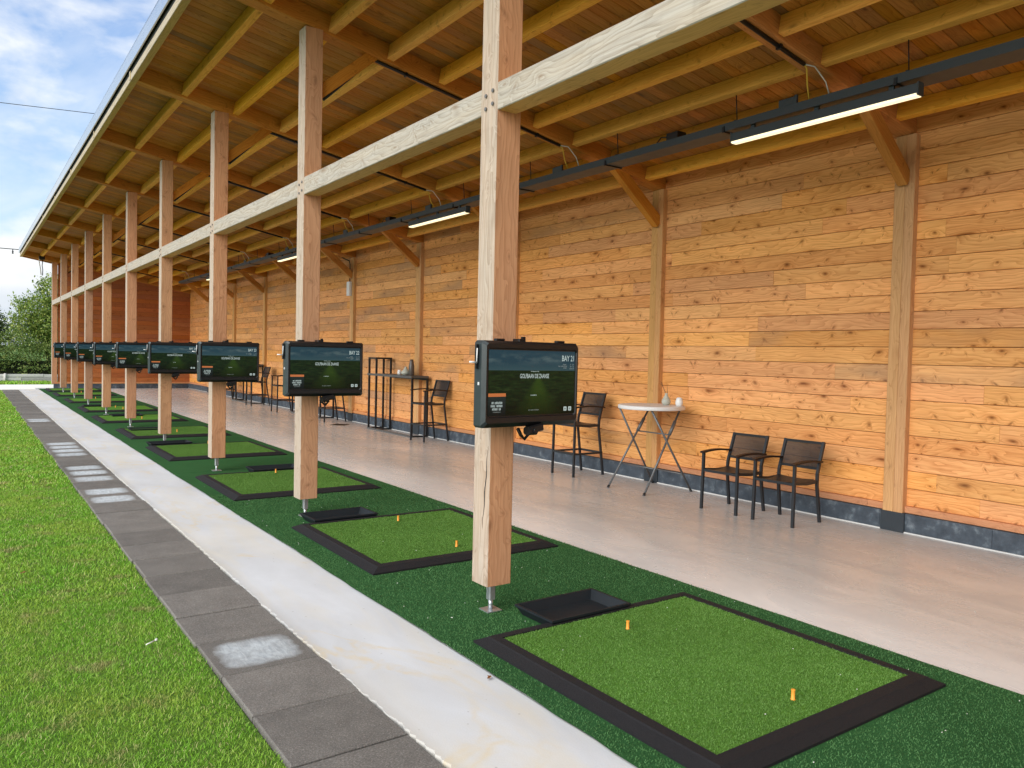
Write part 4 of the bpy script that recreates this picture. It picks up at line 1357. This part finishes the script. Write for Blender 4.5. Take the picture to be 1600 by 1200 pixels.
for x, y, a, lab in ((6.71, 12.31, .06, 'black high bar stool at the near end of the first bar table'),
                     (6.575, 16.60, .03, 'black high bar stool, only its legs showing below the BAY 22 monitor'),
                     (6.53, 19.62, .0, 'black high bar stool partly hidden by the left edge of the BAY 22 monitor'),
                     (6.59, 22.02, .03, 'black high bar stool seen whole-backed between the BAY 23 and BAY 22 monitors'),
                     (6.60, 25.3, .02, 'farthest black bar stool, legs showing below the BAY 23 monitor')):
    c = copy_tree(st); c.location = (x, y, 0); c.rotation_euler = (0, 0, a); c['label'] = lab

# bar tables with tall rack frame at the far end
def make_bar_table(label, L=1.92):
    r = thing('bar_table', label, 'bar table', (0, 0, 0), 'black metal bar tables with rack frame')
    x0, x1 = -.18, .18; q = .034
    yn, yf_ = -L / 2, L / 2; yr = yf_ - .37; H = 1.13; HT = 1.415
    b = MB(); b.box((x0, yn, H - .038), (x1, yr - .02, H), 1, .003); b.obj('tabletop', 'rackrail', r)
    b = MB()
    b.box((x0 - .006, yn - .01, H - .045), (x0 + .012, yf_, H - .004), 1); b.obj('table_rail', 'rackrail', r)
    for x in (x0 + q / 2 + .013, x1 - q / 2):
        b = MB(); b.box((x - q / 2, yn, 0.03), (x + q / 2, yn + q, H - .04), 2); b.obj('leg', 'rackblk', r)
    for x in (x0 + q / 2 + .013, x1 - q / 2):
        for y in (yr, yf_ - q):
            b = MB(); b.box((x - q / 2, y, 0.03), (x + q / 2, y + q, HT), 2); b.obj('upright', 'rackblk', r)
    b = MB()
    for x in (x0 + q / 2 + .013, x1 - q / 2):
        b.box((x - q / 2, yr - .002, HT), (x + q / 2, yf_ + .002, HT + q), 1)
    for y in (yr, yf_ - q):
        b.box((x0 + q + .013, y, HT + .001), (x1 - q, y + q, HT + q - .001), 0)
    b.box((x1 - q, yn + q, H - .078), (x1 - .002, yr, H - .042), 1)
    b.obj('rack_frame', 'rackblk', r)
    b = MB()
    b.box((x0, yn, 0.001), (x0 + q + .01, yf_, 0.03), 1); b.obj('floor_rail', 'rackrail', r)
    b = MB()
    b.box((x0 + q + .01, yn, 0.001), (x1, yn + q, 0.029), 0)
    b.box((x0 + q + .01, yr, 0.001), (x1, yr + q, 0.029), 0)
    b.box((x0 + q + .01, yf_ - q, 0.001), (x1, yf_, 0.029), 0)
    b.obj('crossbar', 'rackblk', r)
    return r
bt = make_bar_table('nearest black metal bar table with tall rack frame and white jar on top')
bt.location = (6.795, 13.82, 0)
c = copy_tree(bt); c.location = (6.77, 18.32, 0); c['label'] = 'black metal bar table mostly hidden behind the BAY 22 monitor'
c = copy_tree(bt); c.location = (6.76, 23.65, 0); c['label'] = 'farthest black metal bar table, its frame showing below the BAY 23 monitor'

# round folding table
rt = thing('folding_table', 'round white folding table on crossed grey tube legs', 'table', (6.58, 6.64, 0))
b = MB(); RT = .395
b.lathe([(RT - .03, .955), (RT - .004, .957), (RT, .965), (RT, .992), (RT - .006, 1.0), (RT - .03, 1.0025), (.2, 1.0025), (.001, 1.0025)], n=48); b.obj('tabletop', 'tabletop', rt)
def leg(p, q):
    b = MB(); b.tube([p, q], .0125, 10)
    d = (Vector(p) - Vector(q)).normalized()
    b.tube([Vector(p), Vector(p) - d * .03], .0155, 10, 1)
    b.obj('leg', ['tubegrey', 'black'], rt)
leg((-.36, .33, 0.0), (.24, .27, .955)); leg((-.37, -.29, 0), (.24, -.23, .955))
leg((.37, .31, 0.0), (-.24, .29, .955)); leg((.33, -.36, 0.0), (-.24, -.25, .955))
b = MB()
def lerp(p, q, t): return tuple(a + (c - a) * t for a, c in zip(p, q))
A1, A2 = ((-.36, .33, 0), (.24, .27, .955)), ((-.37, -.29, 0), (.24, -.23, .955))
B1, B2 = ((.37, .31, 0), (-.24, .29, .955)), ((.33, -.36, 0), (-.24, -.25, .955))
for (p, q), (p2, q2), t_ in ((A1, A2, .30), (B1, B2, .22), (A1, A2, .70)):
    b.tube([lerp(p, q, t_), lerp(p2, q2, t_)], .008, 8)
for (p, q) in (A1, A2):
    b.tube([lerp(p, q, .70), lerp(p, q, .86)], .020, 8)
b.obj('stretcher', 'tubegrey', rt)

def vase(loc, label):
    v = thing('vase', label, 'vase', loc)
    b = MB(); b.lathe([(.030, 0), (.046, .012), (.055, .035), (.052, .058), (.036, .085), (.020, .112), (.016, .128), (.019, .140), (.015, .140), (.012, .12)], n=28); b.obj('body', 'vase', v)
    b = MB()
    b.tube([(0, 0, .06), (-.005, .02, .16), (-.012, .05, .22), (-.015, .07, .245), (-.02, .10, .248)], [.004, .0035, .003, .002, .001], 6)
    b.tube([(-.012, .05, .22), (-.015, .06, .26), (-.012, .10, .275)], [.003, .002, .001], 6)
    b.tube([(0, 0, .06), (.008, -.01, .17), (.004, -.004, .25)], [.003, .002, .001], 6)
    for p in ((-.012, .05, .222), (-.008, .035, .19), (.0, .005, .15), (-.014, .065, .255), (.006, -.012, .148)):
        b.tube([p, (p[0] + .004, p[1] + .006, p[2] + .012)], [.005, .002], 5)
    b.obj('twig', 'twig', v)
    return v
vase((6.74, 6.56, 1.003), 'sage green vase with bare twigs on the round white table')
def jar(loc, label, s_=1.0):
    b = MB(); b.lathe([(.030 * s_, 0), (.040 * s_, .02 * s_), (.042 * s_, .045 * s_), (.034 * s_, .082 * s_), (.024 * s_, .094 * s_), (.020 * s_, .095 * s_), (.018 * s_, .085 * s_)], n=24)
    o = b.obj('ceramic_jar', 'jar'); o.location = loc
    return tag(o, label, 'jar', 'white ceramic jars on the tables')
jar((6.75, 6.36, 1.003), 'small white jar beside the vase on the round table', 1.05)
jar((6.75, 13.62, 1.131), 'small white jar beside the rack frame on the black bar table', 1.0)
b = MB(); b.lathe([(.05, 0), (.085, .03), (.085, .06), (.05, .10), (.022, .14), (.022, .16), (.016, .16)], n=24)
o = b.obj('pear_vase', 'vase'); o.location = (6.75, 13.36, 1.131); tag(o, 'pale grey pear shaped vase right of the white jar on the black bar table', 'vase')
b = MB(); b.lathe([(.050, 0), (.055, .02), (.055, .17), (.045, .22), (.034, .26), (.034, .30), (.030, .30)], n=20)
o = b.obj('dark_bottle', 'bottle'); o.location = (6.79, 13.20, 1.131); tag(o, 'tall dark brown vessel behind the pale vase on the black bar table', 'vessel')

# floor drain
d_ = thing('floor_drain', 'square brown drain cover in the concrete floor near the wall', 'drain', (6.42, 15.72, 0.0015), None, 0.785)
b = MB(); b.box((-.16, -.16, 0), (.16, .16, .004), 0)
for i in range(-5, 6):
    b.box((-.14, i * .026 - .004, .0041), (.14, i * .026 + .004, .006), 0, mi=1)
b.obj('grate', [plain('drain_bronze', (0.10, 0.072, 0.04), 0.5, 0.4), 'gap'], d_)

# ------------------------------------------------------------------ background
te = thing('timber_edging', 'low grey timber retaining wall in front of the hedge', 'retaining wall', (2, 38.0, 0))
b = MB()
for r_ in range(3):
    x = -40.0
    while x < 30:
        L = random.uniform(2.4, 4.2)
        b.bar((x, random.uniform(-.01, .01), -.03 + .12 * r_ + .058), (x + L - .01, random.uniform(-.01, .01), -.03 + .12 * r_ + .058 + random.uniform(-.012, .012)), .06, .114, (0, 0, 1), .006)
        x += L
b.obj('planks', 'timber', te)
for i in range(24):
    b = MB(); x = -32 + i * 2.4 + random.uniform(-.1, .1)
    b.tube([(x, -.07, -.05), (x, -.07, .36)], .045, 8); b.obj('stake', 'timber', te)

def leaf_cloud(blobs, n, size, seed, shell=0.55):
    """leaf quads spread through a set of ellipsoids; patches of leaves differ in tone"""
    g_ = np.random.default_rng(seed)
    wts = np.array([bl[3] * bl[4] * bl[5] for bl in blobs]) ** .8; wts /= wts.sum()
    which = g_.choice(len(blobs), n, p=wts)
    B = np.array(blobs)[which]
    d = g_.normal(size=(n, 3)); d /= np.linalg.norm(d, axis=1)[:, None]
    rad_ = g_.uniform(shell ** 3, 1, n) ** (1 / 3)
    bump_ = 1 + 0.16 * np.sin(d[:, 0] * 7 + which) * np.sin(d[:, 1] * 6 + which * 2) + .12 * np.sin(d[:, 2] * 9 + which)
    c = B[:, :3] + d * B[:, 3:6] * (rad_ * bump_)[:, None]
    # twig clusters: pull leaves to cluster centres
    k = max(8, n // 26)
    cc = c[g_.integers(0, n, k)]
    pick = g_.integers(0, k, n)
    use = g_.random(n) < 0.7
    spread = size * 2.6
    c[use] = cc[pick[use]] + g_.normal(size=(use.sum(), 3)) * spread
    tone = g_.random(k)
    r = np.where(use, tone[pick] * .65 + g_.random(n) * .35, g_.random(n))
    a = g_.normal(size=(n, 3)); a /= np.linalg.norm(a, axis=1)[:, None]
    t_ = g_.normal(size=(n, 3)); b_ = np.cross(a, t_); b_ /= np.linalg.norm(b_, axis=1)[:, None]
    s_ = size * g_.uniform(.6, 1.3, n)[:, None]
    V = np.stack([c - a * s_, c + b_ * s_ * .45, c + a * s_, c - b_ * s_ * .45], 1).reshape(-1, 3)
    F = np.arange(n * 4).reshape(n, 4)
    return V, F, r
def make_tree(label, loc, blobs, n, size, mat, seed, trunk_h, tr=.12):
    t_ = thing('leafy_tree', label, 'tree', loc, 'trees behind the hedge')
    V, F, r = leaf_cloud(blobs, n, size, seed)
    link('crown', np_mesh('crown', V, F, mat, r), t_)
    b = MB(); g_ = random.Random(seed)
    b.tube([(0, 0, -.1), (.03, .02, trunk_h * .5), (.0, .05, trunk_h), (.05, 0, trunk_h * 1.5)], [tr, tr * .8, tr * .6, tr * .25], 8)
    for bl in blobs:
        p0 = (0.0, .04, trunk_h * g_.uniform(.6, 1.0)); p2 = (bl[0], bl[1], bl[2])
        mid = tuple((u + v) / 2 + g_.uniform(-.15, .15) for u, v in zip(p0, p2))
        b.tube([p0, mid, p2], [tr * .45, tr * .28, tr * .08], 6)
    b.obj('trunk', 'bark', t_)
    return t_
make_tree('bright green leafy tree left of the shelter corner, above the hedge', (3.0, 41.2, 0),
          [(-.4, -.3, 1.9, .9, .7, .7), (.6, -.3, 1.9, .9, .7, .7), (-.3, 0, 3.2, .75, .8, .62), (.35, .1, 4.05, .7, .75, .6), (-.75, -.1, 2.45, .72, .8, .55), (.1, -.3, 2.5, .8, .8, .65), (.75, 0, 2.9, .8, .9, .8), (-.95, .2, 3.35, .42, .4, .25), (-.25, .1, 4.05, .18, .2, .42), (1.2, .1, 3.9, .7, .8, .6)],
          22000, .060, 'leaf_tree', 3, 1.6)
make_tree('dark tree at the left edge behind the hedge', (0.7, 43.0, 0),
          [(0, 0, 2.2, 1.0, .9, .75), (.55, -.1, 1.8, .7, .7, .6), (-.8, 0, 2.6, 1.0, .9, .9)], 8000, .065, 'leaf_dark', 5, 1.4)
make_tree('broad dark tree standing behind the shelter end', (7.0, 43.5, 0),
          [(0, 0, 3.0, 1.6, 1.4, 1.2), (-1.4, 0, 2.4, 1.1, 1.1, .9), (1.5, 0, 2.6, 1.3, 1.2, 1.0)], 8000, .09, 'leaf_dark', 8, 1.6)
make_tree('rounded green tree farther left behind the lawn', (-5.5, 43.0, 0),
          [(0, 0, 3.2, 1.6, 1.4, 1.2), (-1.4, 0, 2.4, 1.1, 1.1, .9), (1.5, 0, 2.6, 1.3, 1.2, 1.0)], 8000, .09, 'leaf_tree', 9, 1.6)
# hedge
blobs = []
g_ = random.Random(4)
x = -24.0
while x < 16:
    blobs.append((x, 39.6 + g_.uniform(-.15, .15), 1.05 + g_.uniform(-.2, .75), .85, .75, 1.0 + g_.uniform(-.1, .7))); x += .75
V, F, r = leaf_cloud(blobs, 95000, .055, 12, .62)
hd = link('hedge', np_mesh('hedge', V, F, 'leaf_hedge', r))
tag(hd, 'dense dark green hedge above the grey timber edging', 'hedge')
# added dark box so that the hedge does not show sky through its middle
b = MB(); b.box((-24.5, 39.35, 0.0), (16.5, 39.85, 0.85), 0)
hs_ = b.obj('hedge_fill', plain('hedge_inside', (0.020, 0.026, 0.012), 0.95, 0, 0.1, 0.4, 3)); hs_.parent = hd
# verge grass tufts
n = 9000
px = rng.uniform(-12, 8, n); py = rng.uniform(36.3, 37.9, n)
h = rng.uniform(.03, .10, n); a = rng.uniform(0, 2 * np.pi, n); w_ = .03
V = np.empty((n, 4, 3))
V[:, 0] = np.stack([px - np.cos(a) * w_, py - np.sin(a) * w_, np.full(n, -.03)], 1); V[:, 1] = np.stack([px + np.cos(a) * w_, py + np.sin(a) * w_, np.full(n, -.03)], 1)
V[:, 2] = np.stack([px + np.cos(a) * w_ * .3, py + np.sin(a) * w_ * .3, h], 1); V[:, 3] = np.stack([px - np.cos(a) * w_ * .3, py - np.sin(a) * w_ * .3, h], 1)
vg = link('verge_grass', np_mesh('verge_grass', V.reshape(-1, 3), np.arange(n * 4).reshape(n, 4), 'grass', rng.uniform(.3, .95, n)))
vg['kind'] = 'stuff'; tag(vg, 'yellowish grass verge before the grey timber edging', 'grass')

# overhead wires
def wire(name, p, q, sag, r_, label):
    b = MB(); pts = []
    for i in range(25):
        t_ = i / 24
        v = Vector(p).lerp(Vector(q), t_); v.z -= sag * 4 * t_ * (1 - t_); pts.append(v)
    b.tube(pts, r_, 5)
    o = b.obj(name, 'wire'); return tag(o, label, 'wire')
wire('overhead_wire', (-55, 60, 14.0), (60, 60, 21.3), 0.9, .022, 'thin dark overhead wire crossing the sky high above the hedge')
lw = thing('power_line', 'lower overhead wire with a hanging insulator, near the roof end', 'wire', (2.45, 60, 7.6))
b = MB()
pts = [Vector((-50 + 110 * i / 24 - 2.45, 0, 0.0 + (-.6) * (1 - ((i - 11.4) / 12) ** 2) + .6)) for i in range(25)]
b.tube(pts, .028, 5); b.obj('cable', 'wire', lw)
b = MB(); b.lathe([(.03, -.30), (.06, -.26), (.03, -.2), (.06, -.16), (.03, -.1), (.02, .02)], n=10); b.obj('insulator', 'wire', lw)

# camera lamp with hanging cable under the eave at the far end
fl = thing('eave_floodlight', 'small dark fitting with a dangling cable below the far corner of the eave', 'light fitting', (2.12, 31.6, 4.56))
b = MB(); b.box((-.08, -.07, -.10), (.09, .07, .02), 0, .015); b.box((-.012, -.012, .02), (.012, .012, .03), 2); b.obj('housing', 'black', fl)
b = MB(); b.tube([(-.05, 0, -.05), (-.075, 0, -.2), (-.04, 0, -.4), (-.02, .01, -.62)], .017, 6); b.obj('cable', 'wcable', fl)
b = MB(); b.tube([(.03, 0, -.09), (.01, 0, -.3), (.03, 0, -.45), (.02, .0, -.64)], .014, 6); b.obj('lead', 'black', fl)

# ------------------------------------------------------------------ small litter
def leaf(loc, label, s_, a):
    b = MB()
    pts = [(-1, 0), (-.5, .35), (-.1, .25), (.2, .55), (.4, .2), (1, .05), (.4, -.2), (.1, -.45), (-.2, -.25), (-.6, -.3)]
    i = len(b.v)
    for k_, (px_, py_) in enumerate(pts): b.v.append(Vector((px_ * s_, py_ * s_, .004 + .25 * s_ * abs(py_) + .1 * s_ * math.sin(px_ * 4))))
    b.v.append(Vector((0, 0, .003)))
    for k_ in range(len(pts)): b.face((i + k_, i + (k_ + 1) % len(pts), i + len(pts)))
    o = b.obj('dry_leaf', 'leafdry'); o.location = loc; o.rotation_euler = (0, 0, a)
    return tag(o, label, 'leaf')
leaf((2.02, 3.07, .014), 'brown dry leaf on the pale concrete strip beside the nearest mat', .024, .6)
leaf((0.315, 6.2, .012), 'small pale dry leaf lying on the lawn at the left', .03, .2)
o = thing('broken_tee', 'broken white plastic tee lying in the lawn near the paving', 'tee', (0.78, 4.38, .018), None, .5)
b = MB(); b.tube([(-.03, 0, 0), (.022, 0, .004)], .0035, 6); b.tube([(.022, 0, .004), (.034, 0, .006)], [.004, .009], 8); b.obj('shaft', 'litterw', o)
# specks of broken tees over the turf and floor
b = MB()
for i in range(170):
    x, y = random.uniform(2.1, 4.0), random.uniform(1.2, 9.5)
    if random.random() < .22: x = random.uniform(4.1, 6.6)
    z = .0195 if x < 3.99 else .0015
    on = any(mx_ - .02 < x < mx_ + 1.64 and my_ - .02 < y < my_ + 1.71 for mx_, my_ in zip(mat_x, mat_near))
    if on:
        z = .0545
        if random.random() < .6 or not any(mx_ + .12 < x < mx_ + 1.5 and my_ + .13 < y < my_ + 1.58 for mx_, my_ in zip(mat_x, mat_near)): continue
    l_ = random.uniform(.002, .006) if random.random() < .9 else random.uniform(.008, .016)
    a = random.uniform(0, 6.3)
    b.bar((x, y, z + .0015), (x + l_ * math.cos(a), y + l_ * math.sin(a), z + .002), .003, .003)
o = b.obj('turf_litter', 'litterw'); o['kind'] = 'stuff'; tag(o, 'tiny white splinters of broken tees scattered over the turf', 'litter')
